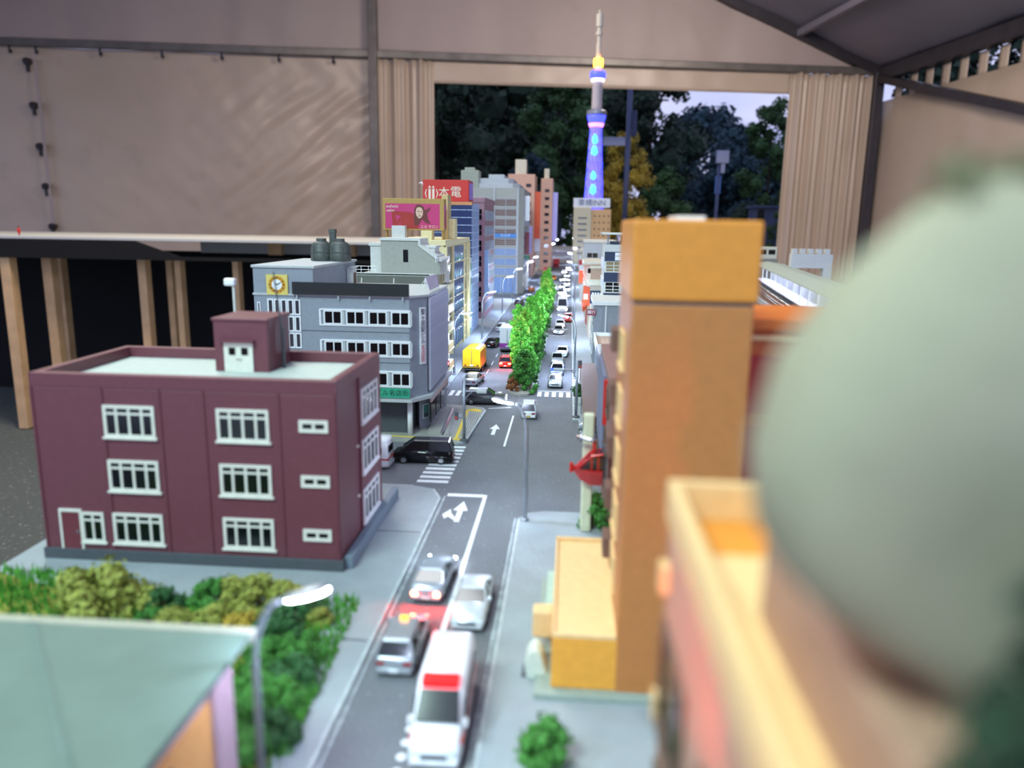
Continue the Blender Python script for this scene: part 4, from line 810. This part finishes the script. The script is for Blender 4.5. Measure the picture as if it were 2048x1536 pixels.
cw = T('crenellated_wall', 'white crenellated bridge parapet beyond the station canopy', 'wall piece', (415, 1500, 0)); MB().box(0, 76, 0, 16, 52, 78).box(60, 76, 0, 16, 0, 52).box(0, 12, 0, 16, 0, 52).build('wall', OFFW, cw, bevel=.6)
for i in range(5): MB().box(2+15*i, 10+15*i, 0, 16, 78, 88).build('merlon', OFFW, cw)

# ================================================================ street furniture
def lamp_path(h, reach, sgn):
    pts = [(0, 0, 0), (0, 0, h*.72)]
    for i in range(1, 9): a = i/8*math.pi/2*.86; pts.append((sgn*reach*.62*(1-math.cos(a)), 0, h*.72+h*.25*math.sin(a)))
    e = pts[-1]; return pts, (e[0]+sgn*1.0, 0, e[2]+.25)
LC = {}
def street_lamp(x, y, rz, label, group='street lamps', h=53, reach=10, led='l'):
    if 'p' not in LC:
        pts, e = lamp_path(h, reach, 1)
        LC['p'] = MB().tube(pts, [.85, .75]+[.6]*8, 8).mesh('pole', STEEL, True); LC['b'] = MB().lathe([(1.7, 0), (1.6, .8), (1.0, 1.2), (1.0, 14), (.8, 14.6)], 12).mesh('base', STEEL)
        LC['h'] = MB().loft([[(e[0]+t-.6, w_*math.cos(a), e[2]-.1+t*.16+.75*w_*math.sin(a)/1.7) for a in [k*math.pi/4 for k in range(8)]] for t, w_ in ((0, .5), (1.5, 1.25), (5, 1.75), (8, 1.5), (9.4, .6))]).mesh('head', STEEL, True)
        LC['l'] = MB().loft([[(e[0]+t-.6, w_*math.cos(a), e[2]-.55+t*.16+.55*w_*math.sin(a)/1.7) for a in [k*math.pi/4 for k in range(8)]] for t, w_ in ((1, .5), (2, 1.2), (5, 1.75), (8, 1.5), (9.3, .5))]).mesh('led_panel', LAMP, True)
        LC['d'] = LC['l'].copy(); LC['d'].materials[0] = LAMPDIM
    o = T('street_lamp', label, 'street lamp', (x, y, 1.1), math.radians(rz), group)
    for n, k in (('base', 'b'), ('pole', 'p'), ('lamp_head', 'h')): put(n, LC[k], o)
    put('led_panel', LC[led], o); return o
street_lamp(-59.4, 133.4, 22, 'curved street lamp beside the shrubs at the grey-green roof', led='d')
street_lamp(-15.8, 310, 172, 'curved street lamp on the rounded corner of the orange tower pavement', led='d')
for y, lb in ((626, 'curved street lamp on the left pavement beside the yellow truck'), (832, 'curved street lamp on the left pavement beside the black sedan'), (1085, 'curved street lamp on the left pavement before the mauve building'), (1282, 'curved street lamp on the left pavement at the department-store crossing')): street_lamp(-93.5, y, 4, lb)
for y in (1540, 1770, 2200, 3030, 3840): street_lamp(-76 if y > 2000 else -88, y, 2, 'curved street lamp along the far left pavement', 'far left street lamps')
for y, lb in ((625, 'curved street lamp on the right pavement beside the brown awning'), (815, 'curved street lamp on the right pavement beside the navy building'), (1053, 'curved street lamp on the right pavement past the striped awning')): street_lamp(6.5, y, 178, lb)
for y in (1290, 1560, 2036, 2497, 3172, 4197): street_lamp(10 if y < 2300 else 26, y, 178, 'curved street lamp along the far right pavement', 'far right street lamps')
o = T('small_lamp', 'small white box-headed lamp standing behind the maroon block', 'street lamp', (-151, 340, 1.1)); MB().tube([(0, 0, 0), (-.6, 0, 96)], .6, 8).build('pole', OFFW, o); MB().box(-4.6, .6, -1.6, 1.6, 94.5, 98).build('head', WHITE, o, bevel=.8)
def signal_pole(x, y, lb, h, arm, az, red=None, ped=None):
    o = T('traffic_signal', lb, 'traffic signal', (x, y, 1.1)); MB().tube([(0, 0, 0), (0, 0, h)], [.95, .75], 10).build('pole', STEEL, o, smooth=True); MB().lathe([(2.6, 0), (2.4, .8), (1.1, 1.4)], 12).build('base', DGREY, o)
    if arm:
        MB().tube([(0, 0, az), (arm*.9, 0, az+.4)], .4, 6).build('arm', STEEL, o); s_ = 1 if arm > 0 else -1
        MB().tube([(0, 0, az-6), (s_*2.5, 0, az-2), (s_*5, 0, az+.2)], .35, 6).build('brace', STEEL, o)
        hd = MB().box(min(arm*.55, arm), max(arm*.55, arm), -.8, .8, az-.95, az+.95).build('signal_head', LGREY, o, bevel=.4)
        for i in range(3): MB().lathe([(.75, 0), (.75, .3)], 10).build('lens', (M('lens_green', '2a6a5a', .3), M('lens_amber', '7a6430', .3), M('lens_red', '6a2a2a', .3))[i], hd, loc=(arm*(.62+.15*i), 1.0, az)).rotation_euler = (math.pi/2, 0, 0)
    if ped:
        q = MB().box(ped[0]-1, ped[0]+1, -1.2, 1.2, ped[1], ped[1]+5).build('pedestrian_signal', DGREY, o, bevel=.2); MB().box(ped[0]-.7, ped[0]+.7, -1.4, -1.2, ped[1]+.5, ped[1]+2.2).build('lens', M('lens_red_small', 'b84a40', .3), q); MB().box(min(0, ped[0]), max(0, ped[0]), -.3, .3, ped[1]+1, ped[1]+1.7).build('bracket', STEEL, o)
    return o
signal_pole(-58.3, 429, 'traffic-signal pole with a long arm on the tactile-paved corner', 37.5, 13, 29.5, ped=(-4.5, 12.5))
signal_pole(7, 494, 'traffic-signal pole with a long arm at the brown awning corner', 38, -15.5, 31.5, ped=(1.8, 33))
o = T('pedestrian_signal_post', 'red-lit pedestrian signal post beside the silver car', 'traffic signal', (-90.5, 574, 1.1)); MB().tube([(0, 0, 0), (0, 0, 20)], .5, 8).build('post', WHITE, o); MB().box(-1, 1, -1, 1, 16, 21).build('housing', DGREY, o); MB().box(-.7, .7, -1.15, -1, 18, 20.2).build('lens', M('signal_red_lit', 'ff4030', emit=40, ecol='ff2020'), o)
o = T('bollard', 'slim pale bollard post beside the red-lit pedestrian signal', 'bollard', (-93.5, 592, 1.1)); MB().lathe([(.7, 0), (.6, 14), (.8, 14.2), (.8, 16), (.2, 16.6)], 10).build('shaft', M('bollard_pink', 'cfa9a4', .5), o)
o = T('street_stall', 'white street stall wall with black brush lettering under the cream balconies', 'stall', (-97, 602, 1.1)); MB().box(-8, 1, 0, 1.2, 0, 18).build('board', WHITE, o, bevel=.2); text(o, '光', 9, (-3, -.2, 10), BLACK, ext=.05); MB().lathe([(2.2, 0), (2.6, 3), (2.2, 3.6)], 10, (-3, -4)).build('pot', BLACK, o)
# white lettering-like guard rail pieces along the right kerb
for i in range(5): gr_ = railing(None, [(6, 742+22*i, 1.1), (6, 758+22*i, 1.1)], 5, 4, WHITE, .3); gr_.name = 'guard_rail'; tag(gr_, 'white tubular guard rail section along the right kerb', 'guard rail', 'guard rails')

# ================================================================ planting
def bush(x, y, rx, h, mi, lb, seed, grp, lumps=14, leaves=44, z=1.1, name='shrub'):
    o = T(name, lb, 'shrub', (x, y, z), 0, grp); rng = random.Random(seed)
    crown(rng, rx, rx, 0, h, lumps, rx*.5, leaves, max(.28, rx*.1), shape=lambda q: math.cos(q*1.35)**.6, core=.8).build('foliage', FOIL[mi], o, fix=False)
    MB().tube([(0, 0, 0), (0, 0, h*.5)], rx*.1, 6).build('stem', M('model_bark', '5a4634', .9), o); return o
def MIDW(y):
    for lim, t_ in ((640, ' near its rounded nose'), (710, ' beside the red car'), (800, ' beside the purple-banded truck'), (860, ' past the purple-banded truck'), (930, ' beside the headlit silver saloon'), (990, ' beside the orange-brown car'), (1080, ' beside the red compact car'), (1200, ' beside the long white coach'), (1260, ' opposite the far black saloon')):
        if y < lim: return t_
    return ' at the department-store end'
rng = random.Random(21); i = 0; y = 575
MIDL = ('yellow-green model tree in the central strip', 'bright leaf-green model tree in the central strip', 'bright leaf-green model tree in the central strip'); FOIL.append(M('leaf_lime', '86b83c', .75, var=.35, scale=500)); FOIL.append(M('leaf_rust', '7a4a26', .8, var=.3, scale=500))  # the last, brown leaf colour holds the red light on the nose shrubs
while y < 1330:
    h = 38+18*rng.random(); x = -34+rng.uniform(-7, 6)
    if y < 600: h = 30
    o = pine('median_tree', MIDL[i % 3]+MIDW(y) if i else 'autumn-tinged model tree at the nose of the central strip', x, y, h, 5.6+2.6*rng.random(), h*.2, FOIL[0 if i % 3 else 5] if i else FOIL[1], 100+i, 58, 40, 'trees of the central strip', .7); i += 1
    y += (21 if y < 900 else 34)*(.8+.4*rng.random())
pine('median_tree', 'tallest yellow-green tree of the central strip, leaning towards the red car', -42, 648, 57, 6.5, 12, FOIL[0], 99, 60, 40, 'trees of the central strip', .7)
y = 566; i = 0
while y < 1300:
    for s_ in (-1, 1): bush(-34+s_*rng.uniform(4.5, 7.5), y+rng.uniform(-3, 3), 4.2+rng.random(), 8+6*rng.random(), (2, 1, 1)[i % 3] if y > 580 else (6 if s_ < 0 else 1), ('deep green', 'mid green', 'mid green')[i % 3]+(' oncoming-side' if s_ > 0 else ' truck-side')+' shrub in the central strip'+MIDW(y) if y > 580 else ('rust-brown' if s_ < 0 else 'fresh green')+' low shrub at the rounded nose of the central strip', 300+i, 'shrubs of the central strip', 8, 40, 1.6); i += 1
    y += 9.5 if y < 800 else 19
# shrubs and grass around the near house
SHN = ('bright', 'mid green', 'deep green', 'olive', 'ochre-yellow')
for i, (px, py, rx, h, mi, lb) in enumerate(((195, 1232, 14, 16, 3, 'large olive shrub in front of the maroon block'), (275, 1225, 8, 10, 3, None), (330, 1228, 6, 8, 2, None), (420, 1225, 8, 10, 1, None), (480, 1222, 7, 12, 3, None), (520, 1228, 8, 13, 3, 'tall olive-green shrub at the pavement edge behind the lamp'), (575, 1225, 7, 12, 3, None), (610, 1240, 7, 8, 2, None),
    (350, 1262, 7, 6, 3, None), (300, 1265, 6, 7, 1, None), (430, 1262, 7, 7, 3, None), (480, 1270, 6, 6, 4, None), (560, 1300, 9, 11, 2, None), (600, 1330, 8, 9, 1, None), (540, 1350, 8, 10, 1, None), (585, 1380, 8, 8, 2, 'round green shrub with a yellow edge on the lower bank'), (510, 1400, 7, 9, 1, None), (560, 1430, 7, 8, 1, None), (500, 1460, 8, 9, 1, None), (550, 1490, 7, 7, 2, None), (490, 1520, 7, 8, 1, None), (640, 1255, 4, 7, 3, None))):
    x, y = P(px, py); bush(x, y, rx*.8, h*.8, mi, lb or SHN[mi]+(' shrub on the bank behind the grey-green roof' if py < 1290 else ' shrub on the bank along the near pavement'), 500+i, 'shrubs behind the roof' if py < 1290 else 'shrubs along the near pavement', 18, 90)
rng = random.Random(4); vs = []; fs = []
for i in range(9000):
    x = rng.uniform(-200, -60); y = rng.uniform(150, 242)
    if y > 226+.12*(x+130) and x > -150: continue
    if x > -62-(y-150)*.05: continue
    a = rng.random()*6.28; l = 2+2.5*rng.random(); b = len(vs); dx, dy = .5*math.cos(a), .5*math.sin(a); tx, ty = rng.uniform(-1, 1), rng.uniform(-1, 1)
    vs += [(x-dx, y-dy, 1.1), (x+dx, y+dy, 1.1), (x+tx, y+ty, 1.1+l)]; fs.append((b, b+1, b+2))
m = MB(); m.v = vs; m.f = fs; tag(m.build('grass', M('model_grass', '4f9430', .85, var=.4, scale=200), fix=False), 'short static grass on the bank between roof and maroon block', 'grass', kind='stuff')
vb = MB().prism([(-200, 150), (-66, 150), (-72, 190), (-80, 226), (-150, 222), (-200, 240)], 1.1, 1.6).build('grass_bank', M('bank_soil', '7a7a2c', .9, var=.4, scale=300, bump=.4)); struct(vb)
bush(P(1185, 1075)[0], 305, 6, 14, 1, 'bright green shrub behind the orange wing', 700, None, 14, 60); bush(P(1085, 1535)[0], 160, 6, 9, 1, 'green shrub in front of the orange tower plinth', 701, None, 14, 60)
# ---- near house with the big grey-green roof
b = T('grey_roof_house', 'house with a broad grey-green roof, pink wall and orange panel', 'house', (-64.5, 143, 1.1))
RF = M('roof_sheet_green_grey', '61766d', .7, var=.06, scale=120, bump=.1)
MB().prism([(-48, 0), (0, 0), (0, -58), (-4, -50)], 37.4, 38.9).build('roof_plane', RF, b, bevel=.2)
MB().add([(-48, 0, 38.9), (0, -56, 38.9), (-60, -90, 33), (-130, 0, 36), (-48, 0, 37), (0, -56, 37), (-60, -90, 31), (-130, 0, 34)], [(0, 1, 2, 3), (7, 6, 5, 4), (0, 4, 5, 1), (1, 5, 6, 2), (2, 6, 7, 3), (3, 7, 4, 0)]).build('roof_slope', RF, b)
MB().add([(-49, 0, 39.2), (-47, 0, 39.2), (0, -55, 39.2), (0, -57.5, 39.2), (-49, 0, 38.6), (-47, 0, 38.6), (0, -55, 38.6), (0, -57.5, 38.6)], [(0, 1, 2, 3), (7, 6, 5, 4), (0, 4, 5, 1), (1, 5, 6, 2), (2, 6, 7, 3), (3, 7, 4, 0)]).build('hip_ridge', M('ridge_dark_green', '5f756e', .7), b)
MB().box(-130, .6, 0, 2.2, 36.6, 39.2).build('rear_fascia', M('fascia_stone', 'a9a898', .7), b, bevel=.2)
MB().box(-60, -3, -55, -3, 0, 33).build('walls', M('wall_lilac_pink', 'b79aa6', .6), b); MB().box(-3, -2.4, -52, -14, 0, 32.6).build('orange_panel', M('panel_apricot', 'd59a5c', .6), b)
w_ = MB().box(-2.4, -1.8, -40, -30, 18, 30).build('window', DGREY, b); MB().box(-1.9, -1.7, -39, -31, 19, 29).build('pane', GLASS, w_)

# ================================================================ vehicles (forward = local +y)
def paint(name, hexc, rough=.22, metal=0): return M('paint_'+name, hexc, rough, metal, var=.03, spec=.6)
SILVER = paint('silver', 'b9bfc6', .25, .55); WPAINT = paint('white', 'e6eaee'); BPAINT = paint('black', '121418', .15)
SPEC = {  # L, W, belt z, hood z, boot z, H, cabin rear/front at belt, rear/front at roof
    'sedan': (31, 11.4, 6.3, 5.9, 6.3, 9.3, -10.5, 7, -6.4, 1.6), 'coupe': (30, 11.4, 6.0, 5.5, 6.0, 8.6, -11, 6, -6, .8),
    'hatch': (28.5, 11.4, 6.6, 6.2, 6.6, 10.2, -13.6, 7, -11.2, 1.8), 'suv': (31, 12, 7.2, 6.8, 7.2, 11, -14.6, 7.2, -11.4, 2),
    'minivan': (32.5, 12, 7.4, 6.9, 7.4, 12.6, -15.8, 11.5, -14.4, 5), 'kei': (22.8, 9.9, 6.2, 5.9, 6.2, 10.8, -11, 6.6, -10, 2.2), 'pickup': (30, 11.4, 6.3, 6.0, 5.6, 9.6, -4, 7, -3.2, 2)}
WH = {}
def wheels(o, W_, ys, r=2.15, hub=CHROME):
    k = (r, hub.name)
    if k not in WH: WH[k] = (MB().tube([(-.8, 0, 0), (-.5, 0, 0), (.5, 0, 0), (.8, 0, 0)], [r*.86, r, r, r*.86], 16).mesh('wheel', RUBBER, False), MB().tube([(-.88, 0, 0), (.88, 0, 0)], r*.62, 10).mesh('hub', hub))
    for y in ys:
        for s_ in (-1, 1): w_ = put('wheel', WH[k][0], o, (s_*(W_/2-.75), y, r)); put('hub', WH[k][1], w_)
def lights(o, W_, L, z, lit_head=False, lit_tail=False, round_tail=False, far=False):
    hm = HEADL if lit_head else M('headlamp_clear', 'cdd6dc', .1); tm = TAIL if lit_tail else TAILOFF
    for s_ in (-1, 1):
        x = s_*(W_/2-1.9); MB().box(x-1.3, x+1.3, L/2-1.1, L/2-.05, z-.2, z+.9).build('headlight', hm, o, bevel=.2)
        if round_tail: MB().tube([(x, -L/2-.12, z+.5), (x, -L/2+.5, z+.5)], 1.05, 12).build('tail_light', tm, o)
        else: MB().box(x-1.2, x+1.2, -L/2-.08, -L/2+.5, z, z+1.2).build('tail_light', tm, o, bevel=.15)
def car(label, x, y, rz, kind='sedan', mat=None, roofm=None, group=None, beacon=None, name='car', stripe=None, **lk):
    L, W_, belt, hood, boot, H, rb, fb, rt, ft = SPEC[kind]; mat = mat or SILVER; h = W_/2
    o = T(name, label, 'car', (x, y, 0), math.radians(rz), group)
    def sec(yy, zb, zt, w_): return [(-w_*.9, yy, zb), (-w_, yy, zb+(zt-zb)*.3), (-w_, yy, zb+(zt-zb)*.62), (-w_*.94, yy, zt-.35), (-w_*.78, yy, zt), (w_*.78, yy, zt), (w_*.94, yy, zt-.35), (w_, yy, zb+(zt-zb)*.62), (w_, yy, zb+(zt-zb)*.3), (w_*.9, yy, zb)]
    e = L/2
    MB().loft([sec(-e, 2.2, boot-.9, h*.86), sec(-e+.7, 1.4, boot-.15, h*.95), sec(-e+3, 1.2, boot, h), sec(rb, 1.1, belt, h), sec(0, 1.1, belt, h), sec(fb, 1.1, (belt+hood)/2+.1, h), sec(e-5, 1.2, hood-.1, h*.98), sec(e-1.4, 1.3, hood-.8, h*.93), sec(e-.3, 1.6, hood-1.7, h*.84), sec(e, 2.2, hood-2.4, h*.78)]).build('body', mat, o, smooth=True)
    wb, wt = h*.91, h*.72
    MB().loft([[(-wb, rb, belt-.2), (wb, rb, belt-.2), (wb, fb, belt-.3), (-wb, fb, belt-.3)], [(-wt, rt, H-.5), (wt, rt, H-.5), (wt, ft, H-.5), (-wt, ft, H-.5)]]).build('glazing', GLASS, o)
    MB().loft([[(-wt*1.04, rt-.2, H-.62), (wt*1.04, rt-.2, H-.62), (wt*1.04, ft+.2, H-.62), (-wt*1.04, ft+.2, H-.62)], [(-wt*.9, rt+.5, H), (wt*.9, rt+.5, H), (wt*.9, ft-.6, H), (-wt*.9, ft-.6, H)]]).build('roof', roofm or mat, o, bevel=.25)
    m = MB()
    for s_ in (-1, 1):
        m.tube([(s_*wb, rb, belt-.2), (s_*wt*1.02, rt, H-.5)], .42, 5).tube([(s_*wb, fb, belt-.2), (s_*wt*1.02, ft, H-.5)], .36, 5); ym = (rb+fb)/2-.6; m.tube([(s_*wb*1.0, ym, belt-.2), (s_*wt*1.02, ym, H-.5)], .34, 5)
    m.build('pillars', roofm or mat, o); wheels(o, W_, (-e*.62, e*.60))
    lights(o, W_, L, hood-2.3 if kind != 'minivan' else 4.2, **lk)
    MB().box(-h*.86, h*.86, -e-.35, -e+.4, 1.6, 3).build('rear_bumper', mat, o, bevel=.3); MB().box(-h*.84, h*.84, e-.6, e+.3, 1.5, 2.7).build('front_bumper', mat, o, bevel=.3); MB().box(-h*.5, h*.5, e-.25, e+.12, 2.7, 3.5).build('grille', BLACK, o)
    MB().box(-1.3, 1.3, -e-.45, -e-.3, 2.1, 3).build('number_plate', WHITE if kind != 'kei' else M('plate_yellow', 'd8b830', .5), o)
    for s_ in (-1, 1): MB().box(s_*h-.1 if s_ > 0 else s_*h-.8, s_*h+.8 if s_ > 0 else s_*h+.1, fb-2.2, fb-1.4, belt, belt+.9).build('door_mirror', mat, o)
    if beacon: MB().box(-h*.5, h*.5, -1.2, .6, H, H+.9).build('roof_light_bar', beacon, o, bevel=.3)
    if stripe: MB().box(-h-.06, h+.06, -e*.85, e*.7, 3, 4).build('side_stripe', stripe, o)
    return o
def van(label, x, y, rz, L=36, W_=12.6, H=16, mat=None, stripe=RED, beacon=None, name='van', cat='van', rear=True, group=None, **lk):
    mat = mat or WPAINT; e = L/2; h = W_/2; o = T(name, label, cat, (x, y, 0), math.radians(rz), group)
    def sec(yy, zb, zt, k=1): return [(-h*.93*k, yy, zb), (-h*k, yy, zb+1.2), (-h*k, yy, zb+(zt-zb)*.55), (-h*.9*k, yy, zt-.9), (-h*.76*k, yy, zt), (h*.76*k, yy, zt), (h*.9*k, yy, zt-.9), (h*k, yy, zb+(zt-zb)*.55), (h*k, yy, zb+1.2), (h*.93*k, yy, zb)]
    MB().loft([sec(-e, 1.6, H-1, .96), sec(-e+1.2, 1.2, H), sec(e-14, 1.2, H), sec(e-11.5, 1.2, H-1.4), sec(e-5.4, 1.2, 8.2), sec(e-1.4, 1.2, 6.8, .97), sec(e-.2, 1.4, 5.4, .92), sec(e, 2, 4.6, .86)]).build('body', mat, o, smooth=True)
    a, b_ = (e-11.0, H-2.0), (e-5.7, 8.7); MB().loft([[(-h*.74, a[0], a[1]), (h*.74, a[0], a[1]), (h*.74, a[0]+.4, a[1]+.3), (-h*.74, a[0]+.4, a[1]+.3)], [(-h*.84, b_[0], b_[1]), (h*.84, b_[0], b_[1]), (h*.84, b_[0]+.4, b_[1]+.3), (-h*.84, b_[0]+.4, b_[1]+.3)]]).build('windscreen', GLASS, o)
    for s_ in (-1, 1):
        MB().prism([(e-12.5, 8.2), (e-8.5, 8.2), (e-11, 11.6), (e-12.5, 11.6)], s_*h-.3, s_*h+.08, 'x').build('side_window', GLASS, o); MB().box(min(s_*(h-.3), s_*(h+.05)), max(s_*(h-.3), s_*(h+.05)), -e+3, e-14, 8.4, 11.6).build('side_window', GLASS, o)
        MB().box(s_*h-.9 if s_ < 0 else s_*h, s_*h if s_ < 0 else s_*h+.9, e-7.4, e-6.4, 7.4, 9.2).build('door_mirror', mat, o)
    if stripe: MB().box(-h-.1, h+.1, -e-.06, e-3, 5.2, 6).build('red_stripe', stripe, o)
    if rear: MB().box(-h*.72, h*.72, -e-.1, -e+.5, 8.6, 12.4).build('rear_window', GLASS, o)
    if beacon: MB().prism([(e-15, H-.1), (e-10.6, H-1.4), (e-10.8, H+.4), (e-13.5, H+1)], -h*.72, h*.72, 'x').build('light_bar', beacon, o, bevel=.3)
    wheels(o, W_, (-e*.58, e*.62)); lights(o, W_, L, 4.4, **lk)
    MB().box(-h*.9, h*.9, e-.5, e+.4, 1.4, 2.9).build('front_bumper', mat, o, bevel=.3); MB().box(-h*.5, h*.5, e-.2, e+.2, 3, 4.2).build('grille', DGREY, o); MB().box(-h*.9, h*.9, -e-.4, -e+.4, 1.4, 2.9).build('rear_bumper', LGREY, o); MB().box(-1.4, 1.4, e+.35, e+.5, 1.7, 2.6).build('number_plate', WHITE, o)
    return o
def truck(label, x, y, rz, L=42, W_=15, H=20, box=None, cab=None, band=None, round_top=False, group=None):
    e = L/2; h = W_/2; o = T('box_truck', label, 'truck', (x, y, 0), math.radians(rz), group); cab = cab or WPAINT
    if round_top:
        pr = [(-h, 4), (h, 4), (h, H-2.2), (h*.8, H-.7), (h*.4, H), (-h*.4, H), (-h*.8, H-.7), (-h, H-2.2)]; MB().prism(pr, -e, e-9, 'y').build('cargo_box', box, o, bevel=.5)
    else: MB().box(-h, h, -e, e-9, 4, H).build('cargo_box', box, o, bevel=.4)
    MB().box(-h+.8, h-.8, -e+1, e-1, 2.2, 4).build('chassis', BLACK, o)
    MB().prism([(e-8.6, 2), (e, 2), (e, 7), (e-1.6, 13), (e-8.6, 13.6)], -h+.5, h-.5, 'x').build('cab', cab, o, bevel=.5); MB().prism([(e-1.1, 7.4), (e+.1, 7.2), (e-1.5, 12.4), (e-2.4, 12.4)], -h+1.2, h-1.2, 'x').build('windscreen', GLASS, o)
    if band: MB().box(-h-.08, h+.08, -e-.1, e-12, 4.6, 9.4).build('colour_band', band, o)
    MB().box(-h+.5, h-.5, -e-.15, -e, 5, 5.5).build('tail_sill', DGREY, o); MB().box(-.25, .25, -e-.12, -e, 5.4, H-2).build('door_seam', DGREY, o)
    for s_ in (-1, 1): MB().lathe([(.7, 0), (.7, .3)], 8).build('tail_light', TAILOFF, o, loc=(s_*(h-2.5), -e-.2, 6.6)).rotation_euler = (math.pi/2, 0, 0)
    MB().box(-1.4, 1.4, -e-.2, -e, 5.8, 7.2).build('number_plate', WHITE, o); MB().box(-h+.5, h-.5, -e-.3, -e+.5, 2.4, 3.2).build('under_run_bar', DGREY, o); wheels(o, W_, (-e*.5, e*.66), 2.6); return o
van('white ambulance with a red light bar driving towards the pink-beige block', -28.4, 173.5, 181, beacon=M('lightbar_red', 'd81818', .2, emit=1.2, ecol='ff1010'), stripe=M('ambulance_stripe', 'c8605a', .4), name='ambulance', cat='ambulance')
car('silver estate taxi with an orange roof lamp behind the red-lit coupe', -45.6, 205.5, 0, 'hatch', SILVER, beacon=None, name='taxi'); MB().box(-1.2, 1.2, 0, 1, 10.2, 11.2).build('roof_lamp', M('taxi_lamp', 'f09030', emit=2), bpy.data.objects['taxi'])
car('grey-blue coupe with glowing round red tail lamps', -44.2, 249.5, -2, 'coupe', paint('ice_grey', 'aeb8c4', .25, .4), lit_tail=True, round_tail=True, lit_head=True)
car('pale silver coupe facing the ambulance beside the white centre line', -28.6, 232.5, 180, 'coupe', paint('pale_silver', 'd2dae0', .25, .3))
car('black minivan turning across the zebra crossing', -75, 391, 92, 'minivan', BPAINT, name='minivan')
van('white ambulance with a red stripe half hidden by the maroon block', -108, 380, 88, name='ambulance', cat='ambulance')
car('dark grey estate car with lit headlights crossing the junction', -57, 530, -86, 'suv', paint('graphite', '5a5c5e', .3, .4), lit_head=True)
car('white kei car with a yellow number plate waiting at the junction', -24.2, 498, 2, 'kei', WPAINT)
car('silver saloon with red reflections behind the zebra crossing', -73.5, 598, -8, 'sedan', SILVER)
truck('yellow round-topped box truck parked by the left kerb', -80, 662, -3, 40, 15.5, 21, M('truck_yellow', 'e8b41c', .35), round_top=True)
car('black saloon pulling out ahead of the yellow truck', -76.5, 792, -14, 'sedan', BPAINT)
car('red car with glowing tail lamps beside the central strip', -54.2, 680, 0, 'hatch', paint('red', 'c0281c'), lit_tail=True)
truck('white box truck with a purple band beside the central strip', -59.5, 772, 0, 40, 15, 25, WPAINT, band=M('band_purple', '9a3fa8', .4))
car('silver hatchback near the left kerb beyond the black saloon', -78, 911, -6, 'hatch', SILVER)
car('small orange-brown car tucked behind the central trees', -66, 985, 0, 'hatch', paint('rust', 'b0602c'))
car('black saloon driving towards the department-store crossing', -77, 1215, -10, 'sedan', BPAINT)
car('silver saloon on the department-store zebra crossing', -64, 1300, -60, 'sedan', SILVER)
car('silver car at the stop line of the right carriageway', -8.6, 602, 180, 'coupe', SILVER)
car('blue patrol car with a white roof, second at the stop line', -7.8, 650, 178, 'sedan', paint('blue', '2a4a9c'), roofm=WPAINT)
car('silver pickup, third in the right carriageway queue', -9, 703, 181, 'pickup', SILVER)
car('white coupe close behind the silver pickup', -4.6, 746, 176, 'coupe', WPAINT, lit_head=False)
car('silver saloon with lit headlights throwing light on the road', -10.8, 902, 180, 'sedan', SILVER, lit_head=True); car('white saloon right behind the silver headlit saloon', -9.8, 957, 180, 'sedan', WPAINT, lit_head=True)
car('red compact car parked at the right kerb', -.6, 1018, 180, 'hatch', paint('red', 'c0281c'))
van('long white coach with a red stripe in the right carriageway', -9, 1160, 180, 70, 15, 20, stripe=RED, name='coach', cat='bus', lit_head=True)
van('white van with lit headlights behind the coach', -10, 1290, 180, 36, 13, 15, stripe=None, lit_head=True)
for y, x, k in ((1420, -14, 'sedan'), (1490, -4, 'hatch'), (1560, -14, 'sedan'), (1640, -5, 'sedan'), (1760, -15, 'sedan'), (1900, -6, 'hatch'), (2050, -14, 'sedan'), (2250, -4, 'sedan')): car('pale car with bright headlights far up the right carriageway', x, y, 180, k, WPAINT if int(y/10) % 2 else SILVER, group='oncoming far cars', lit_head=True)
truck('red fire truck far up the street', -40, 2330, 180, 56, 18, 26, RED, RED); truck('red and white box truck far up the left carriageway', -55, 1880, 0, 46, 16, 24, M('truck_red', 'c03a38', .4), WPAINT)
for y, x, mt, lb in ((1480, -72, paint('orange_taxi', 'd87a28'), 'orange cab beyond the department-store crossing'), (1640, -58, WPAINT, 'white saloon far up the left carriageway'), (2080, -66, SILVER, 'silver saloon beyond the red and white box truck'), (1800, -36, paint('orange_taxi', 'd87a28'), 'orange cab past the end of the central strip')): car(lb, x, y, 0, 'sedan', mt)
car('silver saloon parked across the side street by the awning shop', 24, 467, 90, 'sedan', SILVER); car('dark silver saloon parked in front of the silver one in the side street', 24, 445, 90, 'coupe', paint('dark_silver', '8a9098', .25, .5))
o = T('white_truck_platform', 'white tow platform with a red chassis beneath the pedestrian signal', 'trailer', (-94.5, 560, 0)); MB().box(-9, 2, -4, 4, 3, 4.4).build('deck', WPAINT, o, bevel=.3); MB().box(-9, 2.5, -3, 3, 1.6, 3).build('chassis', GR, o); wheels(o, 8, (0,), 1.6)
